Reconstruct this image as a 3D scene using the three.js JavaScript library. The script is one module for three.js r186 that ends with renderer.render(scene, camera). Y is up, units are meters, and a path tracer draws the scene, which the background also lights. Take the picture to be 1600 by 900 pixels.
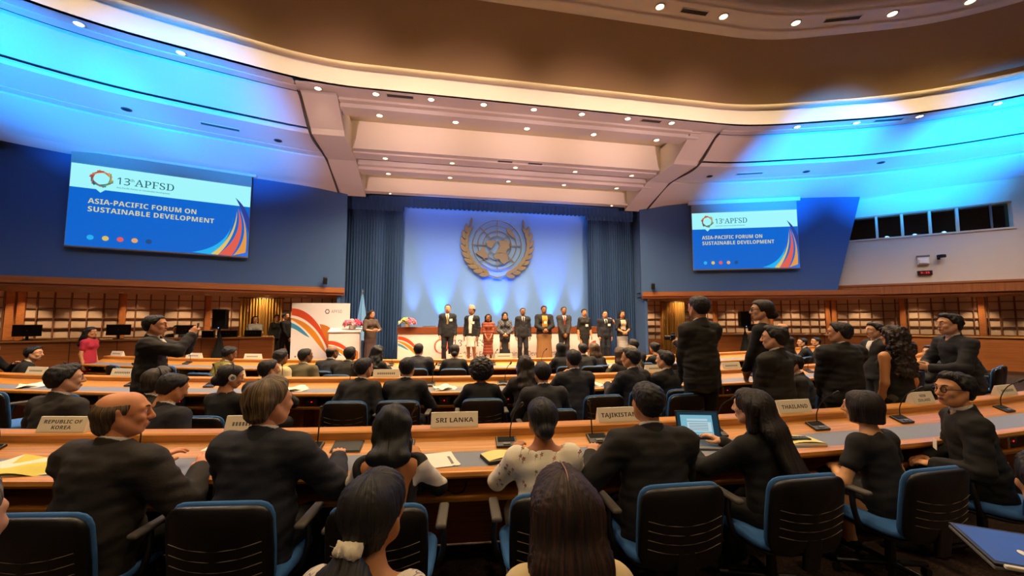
import * as THREE from 'three';
import { RoundedBoxGeometry } from 'three/addons/geometries/RoundedBoxGeometry.js';
import { mergeGeometries, mergeVertices } from 'three/addons/utils/BufferGeometryUtils.js';
import { RectAreaLightUniformsLib } from 'three/addons/lights/RectAreaLightUniformsLib.js';
import { ImprovedNoise } from 'three/addons/math/ImprovedNoise.js';

// ---------------------------------------------------------------- camera, exposure, large lights
// Hall axes: x runs along the stage, z from the backdrop towards the audience, y up, metres.
const scene = new THREE.Scene();
scene.background = new THREE.Color(0x000000);
const renderer = new THREE.WebGLRenderer({ antialias: true });
renderer.toneMapping = THREE.LinearToneMapping;
renderer.toneMappingExposure = 1.0;
renderer.shadowMap.enabled = true;
RectAreaLightUniformsLib.init();
const camera = new THREE.PerspectiveCamera(2 * Math.atan(450 / 640) * 180 / Math.PI, 16 / 9, 0.05, 100);
camera.position.set(-2.15, 1.65, 13.85);
{
  const pitch = Math.atan(50 / 640), yaw = 10.7 * Math.PI / 180;
  camera.lookAt(camera.position.x + Math.sin(yaw) * Math.cos(pitch), 1.65 + Math.sin(pitch), camera.position.z - Math.cos(yaw) * Math.cos(pitch));
}
const LIGHT = {            // candela
  ceilingDown: 30, islandDown: 30, islandWide: 24, recessDown: 14, latticeWash: 20, bluePar: 2300, stageUp: 60, stageWash: 46, addedPinkPar: 330, coffer: 9,
  warm: new THREE.Color(1.0, 0.72, 0.42), warmDeep: new THREE.Color(1.0, 0.62, 0.3), blue: new THREE.Color(0.0, 0.25, 1.0), pink: new THREE.Color(1.0, 0.6, 0.6)
};

// ---------------------------------------------------------------- helpers
let seed = 12345;
const rnd = () => { seed = (seed * 1664525 + 1013904223) >>> 0; return seed / 4294967296; };
const rr = (a, b) => a + (b - a) * rnd();
const PN = new ImprovedNoise();
const noise = (x, y, z) => PN.noise(x + 31.7, y + 17.3, z + 5.1);
const V = (x, y, z) => new THREE.Vector3(x, y, z);
const usedNames = new Map();
function numbered(n) { const k = usedNames.get(n) || 0; usedNames.set(n, k + 1); return k ? n + '_' + String(k).padStart(3, '0') : n; }
function part(name, geo, mat, parent) {
  const m = new THREE.Mesh(geo, mat); m.name = name; m.castShadow = true; m.receiveShadow = true; parent.add(m); return m;
}
function thing(name, label, category, pos = [0, 0, 0], turn = 0, group) {
  const g = new THREE.Group(); g.name = numbered(name); g.position.set(...pos); g.rotation.y = turn;
  g.userData = { label, category }; if (group) g.userData.group = group; scene.add(g); return g;
}
function single(name, geo, mat, label, category, pos = [0, 0, 0], turn = 0, group) {
  const m = part(numbered(name), geo, mat, scene); m.position.set(...pos); m.rotation.y = turn;
  m.userData = { label, category }; if (group) m.userData.group = group; return m;
}
function structure(name, label, category) {
  const g = new THREE.Group(); g.name = name; g.userData = { kind: 'structure', label, category }; scene.add(g); return g;
}
const box = (w, h, d, x = 0, y = 0, z = 0) => new THREE.BoxGeometry(w, h, d).translate(x, y, z);
const rbox = (w, h, d, r = 0.01, s = 2) => new RoundedBoxGeometry(w, h, d, s, Math.min(r, w / 2.01, h / 2.01, d / 2.01));
const cyl = (r0, r1, h, n = 16) => new THREE.CylinderGeometry(r0, r1, h, n);
function tube(pts, r, n = 6, seg) { return new THREE.TubeGeometry(new THREE.CatmullRomCurve3(pts.map(p => V(...p))), seg || pts.length * 4, r, n, false); }
function merge(list) {
  const l = list.map(g => { let q = g.index ? g.toNonIndexed() : g.clone(); for (const k of Object.keys(q.attributes)) if (!['position', 'normal', 'uv'].includes(k)) q.deleteAttribute(k); return q; });
  return mergeGeometries(l);
}
// closed prism from an outline in (a,b) pushed along a path: rows of points, each row one cross-section
function loft(rows, closedSection = true, uvScale = 1) {
  const n = rows[0].length, pos = [], uv = [], idx = []; let run = 0;
  rows.forEach((r, i) => {
    if (i) run += Math.hypot(r[0][0] - rows[i - 1][0][0], r[0][1] - rows[i - 1][0][1], r[0][2] - rows[i - 1][0][2]);
    let s = 0;
    for (let j = 0; j <= (closedSection ? n : n - 1); j++) {
      const p = r[j % n]; if (j) { const q = r[j - 1]; s += Math.hypot(p[0] - q[0], p[1] - q[1], p[2] - q[2]); }
      pos.push(...p); uv.push(run * uvScale, s * uvScale);
    }
  });
  const m = closedSection ? n + 1 : n;
  for (let i = 0; i < rows.length - 1; i++) for (let j = 0; j < m - 1; j++) {
    const a = i * m + j, b = a + 1, c = a + m, d = c + 1; idx.push(a, c, b, b, c, d);
  }
  const g = new THREE.BufferGeometry();
  g.setAttribute('position', new THREE.Float32BufferAttribute(pos, 3)); g.setAttribute('uv', new THREE.Float32BufferAttribute(uv, 2));
  g.setIndex(idx);
  const f = g.toNonIndexed(); f.computeVertexNormals();
  return f;
}
function smoothLoft(rows, closedSection = false, uvScale = 1) {   // same with shared normals
  const g = loft(rows, closedSection, uvScale); const u = g.attributes.uv; const h = mergeVertices(g.deleteAttribute('normal') || g, 1e-5); h.computeVertexNormals(); return h;
}
function canvasTex(w, h, draw) {
  const c = document.createElement('canvas'); c.width = w; c.height = h; const x = c.getContext('2d'); draw(x, w, h);
  const t = new THREE.CanvasTexture(c); t.colorSpace = THREE.SRGBColorSpace; return t;
}
function dataTex(n, fn, srgb = false) {
  const d = new Uint8Array(n * n * 4);
  for (let y = 0; y < n; y++) for (let x = 0; x < n; x++) { const v = fn(x / n, y / n); const i = (y * n + x) * 4; d[i] = v[0]; d[i + 1] = v[1]; d[i + 2] = v[2]; d[i + 3] = 255; }
  const t = new THREE.DataTexture(d, n, n); t.wrapS = t.wrapT = THREE.RepeatWrapping; t.magFilter = THREE.LinearFilter; t.minFilter = THREE.LinearMipmapLinearFilter; t.generateMipmaps = true;
  if (srgb) t.colorSpace = THREE.SRGBColorSpace; t.needsUpdate = true; return t;
}
// tiling noise: value noise on a torus
const latt = []; for (let i = 0; i < 4096; i++) latt.push(rnd());
function tn(x, y, f, fy = f) {
  const X = x * f, Y = y * fy, x0 = Math.floor(X), y0 = Math.floor(Y); let u = X - x0, v = Y - y0; u = u * u * (3 - 2 * u); v = v * v * (3 - 2 * v);
  const g = (a, b) => latt[(((a % f) + f) % f * 57 + ((b % fy) + fy) % fy * 131 + f * 7) & 4095];
  return (g(x0, y0) * (1 - u) + g(x0 + 1, y0) * u) * (1 - v) + (g(x0, y0 + 1) * (1 - u) + g(x0 + 1, y0 + 1) * u) * v;
}
const g8 = v => { const q = Math.max(0, Math.min(255, Math.round(v * 255))); return [q, q, q]; };
const TEX = {
  wood: dataTex(256, (x, y) => { const n = 0.55 * tn(x, y, 4, 64) + 0.3 * tn(x, y, 8, 128) + 0.15 * tn(x, y, 2, 16); const v = 0.86 + 0.3 * (n - 0.5); return [255 * Math.min(1, v), 255 * Math.min(1, v * 0.97), 255 * Math.min(1, v * 0.93)]; }, true),
  plaster: dataTex(256, (x, y) => g8(0.5 + 0.25 * (tn(x, y, 64) - 0.5) + 0.25 * (tn(x, y, 128) - 0.5))),
  cloth: dataTex(128, (x, y) => g8(0.5 + 0.3 * Math.sin(x * Math.PI * 64) * Math.sin(y * Math.PI * 64) + 0.3 * (tn(x, y, 32) - 0.5))),
  carpet: dataTex(256, (x, y) => g8(0.62 + 0.5 * (tn(x, y, 128) - 0.5) + 0.3 * (tn(x, y, 16) - 0.5)), true),
  hair: dataTex(256, (x, y) => g8(0.62 + 0.55 * (tn(x, y, 128, 4) - 0.5) + 0.35 * (tn(x, y, 64, 8) - 0.5)), true),
  hairBump: dataTex(256, (x, y) => g8(0.5 + 0.6 * (tn(x, y, 128, 4) - 0.5) + 0.4 * (tn(x, y, 32, 4) - 0.5)))
};
function std(color, o = {}) { return new THREE.MeshStandardMaterial({ color: new THREE.Color(color), roughness: 0.75, ...o }); }
const rep = (t, x, y) => { const c = t.clone(); c.repeat.set(x, y); c.needsUpdate = true; return c; };
const woodM = rep(TEX.wood, 0.7, 1.6);
const MAT = {
  white: std(0xd8d2c8, { roughness: 0.85, bumpMap: rep(TEX.plaster, 1, 1), bumpScale: 0.001 }),
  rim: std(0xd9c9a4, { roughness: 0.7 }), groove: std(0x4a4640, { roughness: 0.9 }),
  dome: std(0xa58a68, { roughness: 0.95 }),
  blueWall: std(0x42608c, { roughness: 0.9, bumpMap: rep(TEX.plaster, 1, 1), bumpScale: 0.001 }),
  whiteWall: std(0xdccbaa, { roughness: 0.9, bumpMap: rep(TEX.plaster, 1, 1), bumpScale: 0.001 }),
  wood: std(0xb9713a, { roughness: 0.5, map: woodM }), woodRed: std(0x96502a, { roughness: 0.5, map: woodM }),
  woodDesk: std(0xe8a044, { roughness: 0.42, map: woodM }), woodDark: std(0x5e3a22, { roughness: 0.6, map: woodM }),
  woodPale: std(0xd6a060, { roughness: 0.5, map: woodM }),
  lattice: std(0x7a4a2a, { roughness: 0.6, map: woodM }),
  panelCloth: std(0xbba088, { roughness: 0.95, bumpMap: rep(TEX.cloth, 6, 6), bumpScale: 0.001 }),
  carpet: std(0x5b4032, { roughness: 1, map: rep(TEX.carpet, 1, 1) }), stageCarpet: std(0xa85d55, { roughness: 1, map: rep(TEX.carpet, 1, 1) }),
  stageWood: std(0xc08a4c, { roughness: 0.5, map: woodM }),
  black: std(0x0c0c0d, { roughness: 0.55 }), blackMatte: std(0x0a0a0b, { roughness: 0.95 }), grey: std(0x6d6b68, { roughness: 0.6 }),
  chairShell: std(0x0d0c0c, { roughness: 0.38 }), chairBlue: std(0x3a6fae, { roughness: 0.9, bumpMap: rep(TEX.cloth, 4, 4), bumpScale: 0.0015 }),
  piping: std(0x6f665c, { roughness: 0.6 }), armPad: std(0x5a544c, { roughness: 0.7 }), metal: std(0xa9a49b, { roughness: 0.3, metalness: 0.9 }),
  writing: std(0x777f8c, { roughness: 0.6 }), paper: std(0xe9e2d0, { roughness: 0.9 }), cream: std(0xe4dcc6, { roughness: 0.7 }),
  skirtWhite: std(0xe6dfd6, { roughness: 0.8 }), curtain: std(0x2a4a78, { roughness: 0.85 }), gold: std(0xb08436, { roughness: 0.8 }),
  backdrop: std(0x6c95d4, { roughness: 0.9 }), bronze: std(0x746753, { roughness: 0.5, metalness: 0.25 }), screenGrey: std(0x9b9788, { roughness: 0.9 }),
  glass: new THREE.MeshPhysicalMaterial({ color: 0x9aa4ac, roughness: 0.05, transmission: 1, thickness: 0, ior: 1.5 })
};
// ---------------------------------------------------------------- plan of the hall: wall line and parallel lines inside it
const PLAN = [[0, 0.95], [4.8, 0.95], [11.6, 3.42], [15.6, 7.42], [15.6, 19.2]];
// the ceiling bands run a little to the right of the stage axis
const RPLAN = [[0, 0.95], [5.83, 0.95], [11.1, 2.87], [15.1, 6.87], [15.1, 19.2]], RX = 0.5;
function planLine(o, soft = true, PLAN_ = PLAN) {          // right half of the line at distance o inside the wall
  const seg = [];
  for (let i = 0; i < 4; i++) {
    const a = PLAN_[i], b = PLAN_[i + 1], L = Math.hypot(b[0] - a[0], b[1] - a[1]), d = [(b[0] - a[0]) / L, (b[1] - a[1]) / L], n = [-d[1], d[0]];
    seg.push({ p: [a[0] + n[0] * o, a[1] + n[1] * o], d });
  }
  const v = [seg[0].p];
  for (let i = 1; i < 4; i++) {
    const s = seg[i - 1], t = seg[i], cr = s.d[0] * t.d[1] - s.d[1] * t.d[0];
    const k = ((t.p[0] - s.p[0]) * t.d[1] - (t.p[1] - s.p[1]) * t.d[0]) / cr; v.push([s.p[0] + s.d[0] * k, s.p[1] + s.d[1] * k]);
  }
  v.push([seg[3].p[0], 19.2]);
  if (!soft) return v;
  const out = [v[0]], tl = [0, 0.9, 1.9, 2.2];
  const lerp = (a, b, t) => [a[0] + (b[0] - a[0]) * t, a[1] + (b[1] - a[1]) * t];
  let prev = v[0];
  for (let i = 1; i < 4; i++) {
    const d0 = Math.hypot(v[i][0] - v[i - 1][0], v[i][1] - v[i - 1][1]), d1 = Math.hypot(v[i + 1][0] - v[i][0], v[i + 1][1] - v[i][1]);
    const t = Math.min(tl[i], d0 * 0.45, d1 * 0.45), A = lerp(v[i], v[i - 1], t / d0), B = lerp(v[i], v[i + 1], t / d1);
    for (let k = 1; k <= 6; k++) out.push(lerp(prev, A, k / 6));
    for (let k = 1; k <= 8; k++) { const s = k / 8, q = lerp(lerp(A, v[i], s), lerp(v[i], B, s), s); out.push(q); }
    prev = B;
  }
  for (let k = 1; k <= 4; k++) out.push(lerp(prev, v[4], k / 4));
  return out;
}
function sideLine(o, s = 1) {            // one side only, starting at the stage section
  const from = s > 0 ? 4.53 : 5.53, l = planLine(o, true, RPLAN); const r = [];
  for (let i = 0; i < l.length; i++) {
    if (l[i][0] < from) continue;
    if (!r.length && i) { const a = l[i - 1], b = l[i], t = (from - a[0]) / (b[0] - a[0]); r.push([from, a[1] + (b[1] - a[1]) * t]); }
    r.push(l[i]);
  }
  // resample to a fixed count so that bands match
  const N = 44, cum = [0]; for (let i = 1; i < r.length; i++) cum.push(cum[i - 1] + Math.hypot(r[i][0] - r[i - 1][0], r[i][1] - r[i - 1][1]));
  const out = []; const T = cum[cum.length - 1];
  for (let k = 0; k <= N; k++) { const s = T * k / N; let i = 1; while (i < r.length - 1 && cum[i] < s) i++; const t = (s - cum[i - 1]) / (cum[i] - cum[i - 1] || 1); out.push([r[i - 1][0] + (r[i][0] - r[i - 1][0]) * t, r[i - 1][1] + (r[i][1] - r[i - 1][1]) * t]); }
  return out;
}
const fullLine = o => { const l = planLine(o, true, RPLAN); return [...l.slice(1).reverse().map(p => [RX - p[0], p[1]]), ...l.map(p => [RX + p[0], p[1]])]; };
function bandSide(profile, sgn) {             // profile: [offset, height] list
  const lines = profile.map(([o]) => sideLine(o, sgn));
  return loft(lines[0].map((_, i) => profile.map(([o, y], j) => [RX + sgn * lines[j][i][0], y, lines[j][i][1]])), false);
}
function bandFull(profile) {
  const lines = profile.map(([o]) => fullLine(o));
  return smoothLoft(lines[0].map((_, i) => profile.map(([o, y], j) => [lines[j][i][0], y, lines[j][i][1]])), false);
}
const COS = Math.cos(20 * Math.PI / 180), SIN = Math.sin(20 * Math.PI / 180);
// point on the slanted wall beside the stage: s = side, a = metres along from the bend, o = metres in front of it
const wallPt = (s, a, o) => [s * (4.8 + a * COS - o * SIN), 0.95 + a * SIN + o * COS];
const wallTurn = s => -s * 20 * Math.PI / 180;

// ---------------------------------------------------------------- shell
{
  const f = structure('floor', 'dark brown carpeted hall floor', 'floor');
  const fg = box(44, 0.3, 27, 0, -0.15, 6.5); { const u = fg.attributes.uv; for (let i = 0; i < u.count; i++) u.setXY(i, u.getX(i) * 44, u.getY(i) * 27); }
  part('carpet', fg, MAT.carpet, f);
  const roof = structure('ceiling', 'white stepped ceiling of curved bands around a brown dome', 'ceiling');
  part('roof_slab', box(44, 0.3, 27, 0, 10.15, 6.5), MAT.white, roof);
  for (const s of [-1, 1]) {
    part('lower_panel', bandSide([[0.0, 5.44], [0.3, 5.57], [0.5, 5.62], [1.5, 5.93], [1.5, 6.0]], s), MAT.white, roof);
    part('shaded_recess_strip', bandSide([[1.49, 5.99], [1.57, 5.99]], s), MAT.groove, roof);  // slot bottoms in a dark tone: the recess shade is put into the colour
    part('lower_soffit', bandSide([[1.56, 6.0], [1.56, 5.95], [1.8, 5.95], [1.8, 5.97], [1.83, 5.97], [1.83, 5.95], [2.88, 5.95], [2.92, 6.0], [2.92, 6.04]], s), MAT.white, roof);
    part('shaded_recess_strip', bandSide([[2.91, 6.07], [3.03, 6.07]], s), MAT.groove, roof);
    part('upper_panel', bandSide([[3.0, 6.09], [3.0, 6.05], [3.66, 6.44], [3.66, 6.5]], s), MAT.white, roof);
    part('shaded_recess_strip', bandSide([[3.63, 6.51], [3.74, 6.51]], s), MAT.groove, roof);
    part('upper_soffit', bandSide([[3.73, 6.53], [3.73, 6.48], [3.92, 6.48], [3.92, 6.5], [4.17, 6.5]], s), MAT.white, roof);
    // dark seam beside the stage section
    const seam = [[0.1, 5.47], [0.5, 5.61], [1.5, 5.92], [2.9, 5.96], [3.66, 6.43], [3.8, 6.47]];
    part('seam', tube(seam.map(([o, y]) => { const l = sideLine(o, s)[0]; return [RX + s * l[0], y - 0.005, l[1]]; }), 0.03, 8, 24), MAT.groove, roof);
  }
  part('upper_soffit', box(10.1, 0.05, 0.44, 0, 6.525, 4.91), MAT.white, roof);
  part('shaded_recess_strip', bandFull([[4.15, 6.53], [4.2, 6.53]]), MAT.groove, roof);
  part('fascia', bandFull([[4.19, 6.56], [4.19, 6.5], [4.16, 6.94]]), MAT.white, roof);
  part('rim', bandFull([[4.16, 6.93], [4.21, 6.94], [4.24, 6.98], [4.23, 7.03], [4.18, 7.06], [4.1, 7.06], [3.95, 7.04]]), MAT.rim, roof);
  part('dome', bandFull([[3.95, 7.04], [4.0, 7.2], [4.4, 7.75], [5.0, 8.32]]), MAT.dome, roof);
  part('island_soffit', bandFull([[4.98, 8.32], [4.98, 8.2], [5.3, 8.16], [5.32, 8.2], [5.72, 8.2], [5.74, 8.24], [5.95, 8.24], [5.95, 8.5]]), MAT.white, roof);
  { // closed cap inside the island ring
    const l = fullLine(5.9).filter(p => p[1] < 19.1); const sh = new THREE.Shape(l.map(p => new THREE.Vector2(p[0], p[1])).concat([new THREE.Vector2(9.7, 19.2), new THREE.Vector2(-9.7, 19.2)]));
    part('inner_ceiling', new THREE.ExtrudeGeometry(sh, { depth: 0.1, bevelEnabled: false }).rotateX(Math.PI / 2).translate(0, 8.6, 0), MAT.dome, roof);
  }
  // ---- stepped section above the stage
  const st = roof, B = (name, z0, z1, y, h, m = MAT.white, w = 9.1) => part(name, box(w, h, z1 - z0, 0, y + h / 2, (z0 + z1) / 2), m, st);
  B('beam', 4.55, 4.72, 6.45, 0.4); B('beam', 4.2, 4.58, 6.36, 0.5);
  B('coffer_top', 3.15, 4.22, 6.72, 0.1); B('coffer_wall', 3.1, 3.2, 6.0, 0.8, MAT.white, 8.6);
  B('beam', 2.98, 3.12, 6.0, 0.5); B('beam', 2.6, 2.99, 5.96, 0.5);
  B('slot_top', 2.3, 2.62, 6.2, 0.1); B('beam', 2.18, 2.36, 5.9, 0.4); B('beam', 1.78, 2.2, 5.82, 0.4);
  B('coffer_top', 0.9, 1.8, 6.12, 0.1); B('coffer_wall', 0.85, 1.0, 5.58, 0.6, MAT.white, 8.6); B('front_lip', 0.84, 1.12, 5.55, 0.06); B('slot_soffit', -0.02, 0.86, 5.8, 0.08, MAT.white, 9.8);
  for (const s of [-1, 1]) {   // borders that follow the stepped bands
    const pr = [[-0.1, 5.44], [0.3, 5.57], [0.5, 5.62], [1.5, 5.93], [2.9, 5.96], [3.0, 6.05], [3.66, 6.44], [3.73, 6.48], [3.8, 6.49]].map(([o, y]) => [sideLine(Math.max(0, o), s)[0][1] + Math.min(0, o), y]);
    part('border', loft(pr.map(([z, y]) => [[s * 4.28, y - 0.012, z], [s * 5.03, y - 0.012, z], [s * 5.03, y + 0.7, z], [s * 4.28, y + 0.7, z]])), MAT.white, st);
  }
}
// ---------------------------------------------------------------- walls
{
  const outer = structure('wall_back', 'plain wall behind the audience', 'wall');
  part('wall_slab', box(44, 10.6, 0.3, 0, 5, 19.4), MAT.whiteWall, outer);
  const behind = structure('wall_front', 'wall behind the stage backdrop', 'wall');
  part('wall_slab', box(44, 10.6, 0.3, 0, 5, -6.6), MAT.woodDark, behind);
  for (const s of [-1, 1]) {
    const side = structure(s < 0 ? 'wall_left' : 'wall_right', s < 0 ? 'dark blue wall carrying the large projection screen left of the stage' : 'dark blue wall carrying the smaller looking projection screen right of the stage', 'wall');
    part('wall_slab', box(0.3, 10.6, 26, s * 21.4, 5, 6.4), MAT.whiteWall, side);
    // blue slab above the gallery with a slanted outer end
    const sh = new THREE.Shape([new THREE.Vector2(0, 2.45), new THREE.Vector2(s < 0 ? 7.0 : 5.95, 2.45), new THREE.Vector2(s < 0 ? 7.2 : 6.85, 5.75), new THREE.Vector2(0, 5.75)]);
    const bl = new THREE.ExtrudeGeometry(sh, { depth: 0.25, bevelEnabled: true, bevelSize: 0.01, bevelThickness: 0.01, bevelSegments: 1 }).translate(0, 0, -0.25);
    if (s < 0) { bl.scale(-1, 1, 1); const ix = bl.attributes.position; const p = ix.array; for (let i = 0; i < p.length; i += 9) for (let k = 0; k < 3; k++) { const t = p[i + 3 + k]; p[i + 3 + k] = p[i + 6 + k]; p[i + 6 + k] = t; } bl.computeVertexNormals(); }
    const bm = part('blue_panel', bl, MAT.blueWall, side); bm.position.set(s * 4.8, 0, 0.95); bm.rotation.y = wallTurn(s);
    // white wall beyond the slanted end: runs on along the same line a little, then turns
    const c45 = Math.SQRT1_2, W = (a, o) => [s * (11.6 + a * c45 - o * c45), 3.42 + a * c45 + o * c45];
    const slab = (a0, a1, y0, y1, o0, o1, m, nm) => { const q = [W(a0, o0), W(a1, o0), W(a1, o1), W(a0, o1)]; part(nm, loft([y0, y1].map(y => q.map(p => [p[0], y, p[1]]))), m, side); };
    const cap = (a0, a1, o0, o1, y, m, nm, t = 0.1) => { const w = a1 - a0, d = o1 - o0, [cx, cz] = W((a0 + a1) / 2, (o0 + o1) / 2); const g = part(nm, box(w, t, d), m, side); g.position.set(cx, y, cz); g.rotation.y = -s * Math.PI / 4; };
    slab(-1.8, 8, 4.97, 6.2, -0.5, 0, MAT.whiteWall, 'white_panel'); slab(-1.8, 8, 2.75, 4.2, -0.5, 0, MAT.whiteWall, 'white_panel');
    slab(2.85, 8, 4.2, 4.97, -0.5, 0, MAT.whiteWall, 'white_panel');
    cap(-1.8, 2.9, -0.5, -0.02, 4.16, MAT.whiteWall, 'window_sill', 0.09); cap(-1.8, 2.9, -0.5, -0.01, 5.0, MAT.whiteWall, 'window_head', 0.08);
    cap(-1.8, 8, -0.5, 0.1, 2.74, MAT.wood, 'wood_beam', 0.06); slab(-1.8, 8, 2.45, 2.72, -0.5, 0.08, MAT.wood, 'wood_beam');
    cap(-1.8, 2.9, -0.06, 0.03, 4.205, MAT.whiteWall, 'sill_edge', 0.05);
    // booth behind the window
    slab(-2, 3.4, 3.8, 5.4, -2.2, -2.1, MAT.blackMatte, 'booth_wall'); cap(-2, 3.4, -2.2, -0.5, 3.9, MAT.blackMatte, 'booth_floor'); cap(-2, 3.4, -2.2, -0.5, 5.3, MAT.blackMatte, 'booth_ceiling');
    slab(3.3, 3.4, 3.8, 5.4, -2.2, -0.5, MAT.blackMatte, 'booth_wall');
    const wn = structure(s < 0 ? 'window_2' : 'window_1', 'long dark booth window with pale posts in the white wall', 'window');
    for (const a of [0.02, 0.62, 1.24, 1.82]) { const [x, z] = W(a, -0.22); const g = part('mullion', box(0.06, 0.8, 0.1), MAT.whiteWall, wn); g.position.set(x, 4.58, z); g.rotation.y = -s * Math.PI / 4; }
    { const [x, z] = W(2.5, -0.22); const g = part('mullion', box(0.04, 0.8, 0.06), MAT.grey, wn); g.position.set(x, 4.58, z); g.rotation.y = -s * Math.PI / 4; }
    for (const [a0, a1] of [[-1, 0], [0.04, 0.6], [0.64, 1.22], [1.26, 1.8], [1.84, 2.84]]) { const [x, z] = W((a0 + a1) / 2, -0.25); const g = part('pane', box(a1 - a0, 0.76, 0.008), MAT.glass, wn); g.position.set(x, 4.58, z); g.rotation.y = -s * Math.PI / 4; }
    // ---- gallery recess under the blue wall: soffit, edge board, lattice wall
    const gal = structure('trim_' + (s < 0 ? 1 : 2), 'wooden gallery with lattice panelling under the blue wall', 'panelling');
    const line = o => { const v = planLine(o, false); return v; };
    // recess ceiling and outer edge board
    const LO = -4.6, so = [line(0.06), line(LO + 0.75)], slot = [line(LO + 0.85), line(LO - 0.3)];
    part('slot_cover', loft([1, 2, 3].map(i => { const a = slot[0][i], b = slot[1][i]; return [[s * a[0], 2.95, a[1]], [s * b[0], 2.95, b[1]], [s * b[0], 3.05, b[1]], [s * a[0], 3.05, a[1]]]; })), MAT.wood, gal);
    part('gallery_soffit', loft([1, 2, 3].map(i => { const a = so[0][i], b = so[1][i]; return [[s * a[0], 2.45, a[1]], [s * b[0], 2.45, b[1]], [s * b[0], 2.6, b[1]], [s * a[0], 2.6, a[1]]]; })), MAT.wood, gal);
    const eb = [line(0.03), line(-0.05)];
    part('edge_board', loft([1, 2, 3].map(i => { const a = eb[0][i], b = eb[1][i]; return [[s * a[0], 2.38, a[1]], [s * b[0], 2.38, b[1]], [s * b[0], 2.47, b[1]], [s * a[0], 2.47, a[1]]]; })), MAT.woodRed, gal);
    // slanted end cheek near the curtain
    const back = line(LO - 0.12);
    part('backing', loft([1, 2, 3].map(i => { const a = back[i]; return [[s * a[0], 0, a[1]], [s * a[0], 0, a[1] - 0.15], [s * a[0], 3.0, a[1] - 0.15], [s * a[0], 3.0, a[1]]]; })), MAT.wood, gal);
    // lattice panels: two runs
    const runs = [[line(LO)[1], line(LO)[2]], [line(LO)[2], line(LO)[3]]];
    const tileG = new RoundedBoxGeometry(0.335, 0.27, 0.03, 1, 0.006), vG = box(0.035, 2.14, 0.05), hG = box(2.16, 0.03, 0.045), pierG = box(0.16, 2.3, 0.09), plG = box(2.3, 0.8, 0.06);
    runs.forEach(([p, q], ri) => {
      const L = Math.hypot(q[0] - p[0], q[1] - p[1]), d = [(q[0] - p[0]) / L, (q[1] - p[1]) / L], turn = -s * Math.atan2(d[1], d[0]);
      const put = (nm, g, m, a, y, o) => { const e = part(nm, g, m, gal); e.position.set(s * (p[0] + d[0] * a - d[1] * o), y, p[1] + d[1] * a + d[0] * o); e.rotation.y = turn; return e; };
      const bays = Math.round((L - 0.25) / 2.36), bp = (L - 0.25) / bays;
      for (let b = 0; b < bays; b++) {
        const a0 = 0.12 + b * bp;
        if (b === 0) put('pier', pierG, MAT.wood, a0, 1.75, 0.03);
        for (let i = 0; i < 6; i++) for (let j = 0; j < 7; j++) put('panel', tileG, MAT.panelCloth, a0 + 0.1 + 0.36 * (i + 0.5), 0.8 + 0.3 * (j + 0.5), -0.02);
        for (let i = 0; i <= 6; i++) put('lattice_bar', vG, MAT.lattice, a0 + 0.1 + 0.36 * i, 1.85, 0.01);
        for (let j = 0; j <= 7; j++) put('lattice_rail', hG, MAT.lattice, a0 + 0.1 + 1.08, 0.8 + 0.3 * j, 0.008);
        put('pier', pierG, MAT.wood, a0 + bp, 1.75, 0.03); put('plinth', plG, MAT.wood, a0 + 1.18, 0.4, 0.01);
      }
    });
  }
}
// ---------------------------------------------------------------- ceiling lamps
const lensM = {}, lens = (k, c, e) => lensM[k] || (lensM[k] = new THREE.MeshStandardMaterial({ color: 0xffffff, emissive: c, emissiveIntensity: e, roughness: 0.4 }));
const trimG = new THREE.TorusGeometry(0.075, 0.014, 8, 20).rotateX(Math.PI / 2), lensG = cyl(0.066, 0.066, 0.012, 20);
const trimM = std(0xcfc6b4, { roughness: 0.4 });
function spot(parent, color, cd, angle, pen, target, y = -0.03, radius = 3) {
  const l = new THREE.SpotLight(color, cd, 0, angle, pen, 2); l.position.set(0, y, 0); l.castShadow = true; l.shadow.radius = radius; l.shadow.mapSize.set(512, 512);
  l.target.position.set(...target); parent.add(l); parent.add(l.target); l.name = 'lamp'; l.target.name = 'aim'; return l;
}
function downlight(x, y, z, label, group, cd, o = {}) {
  const g = thing('ceiling_downlight', label, 'downlight', [x, y, z], 0, group); const k = o.size || 1;
  const t = part('trim_ring', trimG, trimM, g), e = part('lens', lensG, lens(o.key || 'warm', o.glow || new THREE.Color(1, 0.86, 0.6), o.e || 14), g);
  t.scale.setScalar(k); e.scale.set(k, 1, k); e.position.y = 0.002; t.position.y = -0.004;
  if (cd) spot(g, o.color || LIGHT.warm, cd, o.angle || 1.15, o.pen === undefined ? 1 : o.pen, o.aim || [0, -1, 0], -0.03, 3);
  return g;
}
for (let i = 0; i < 8; i++) downlight(-4.62 + i * 1.164, 6.496, 5.0, 'round warm downlight in the flat ceiling band just below the fascia, facing the stage', 'downlights in the band below the fascia', LIGHT.ceilingDown, { aim: [0, -1, -0.15] });
for (let i = 0; i < 5; i++) downlight(-3.46 + i * 1.74, 6.352, 4.34, 'round warm downlight at the audience edge of the deep warm ceiling coffer', 'downlights beside the deep coffer', LIGHT.ceilingDown, { aim: [0, -1, -0.2] });
for (let i = 0; i < 5; i++) downlight(-3.5 + i * 1.77, 5.952, 2.78, 'round dimmer downlight in the ceiling beam on the stage side of the deep coffer', 'downlights in the middle stage beam', LIGHT.stageWash * 0.5, { e: 5, key: 'dim', glow: new THREE.Color(1, 0.8, 0.45), aim: [0, -1, -0.1] });
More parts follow.
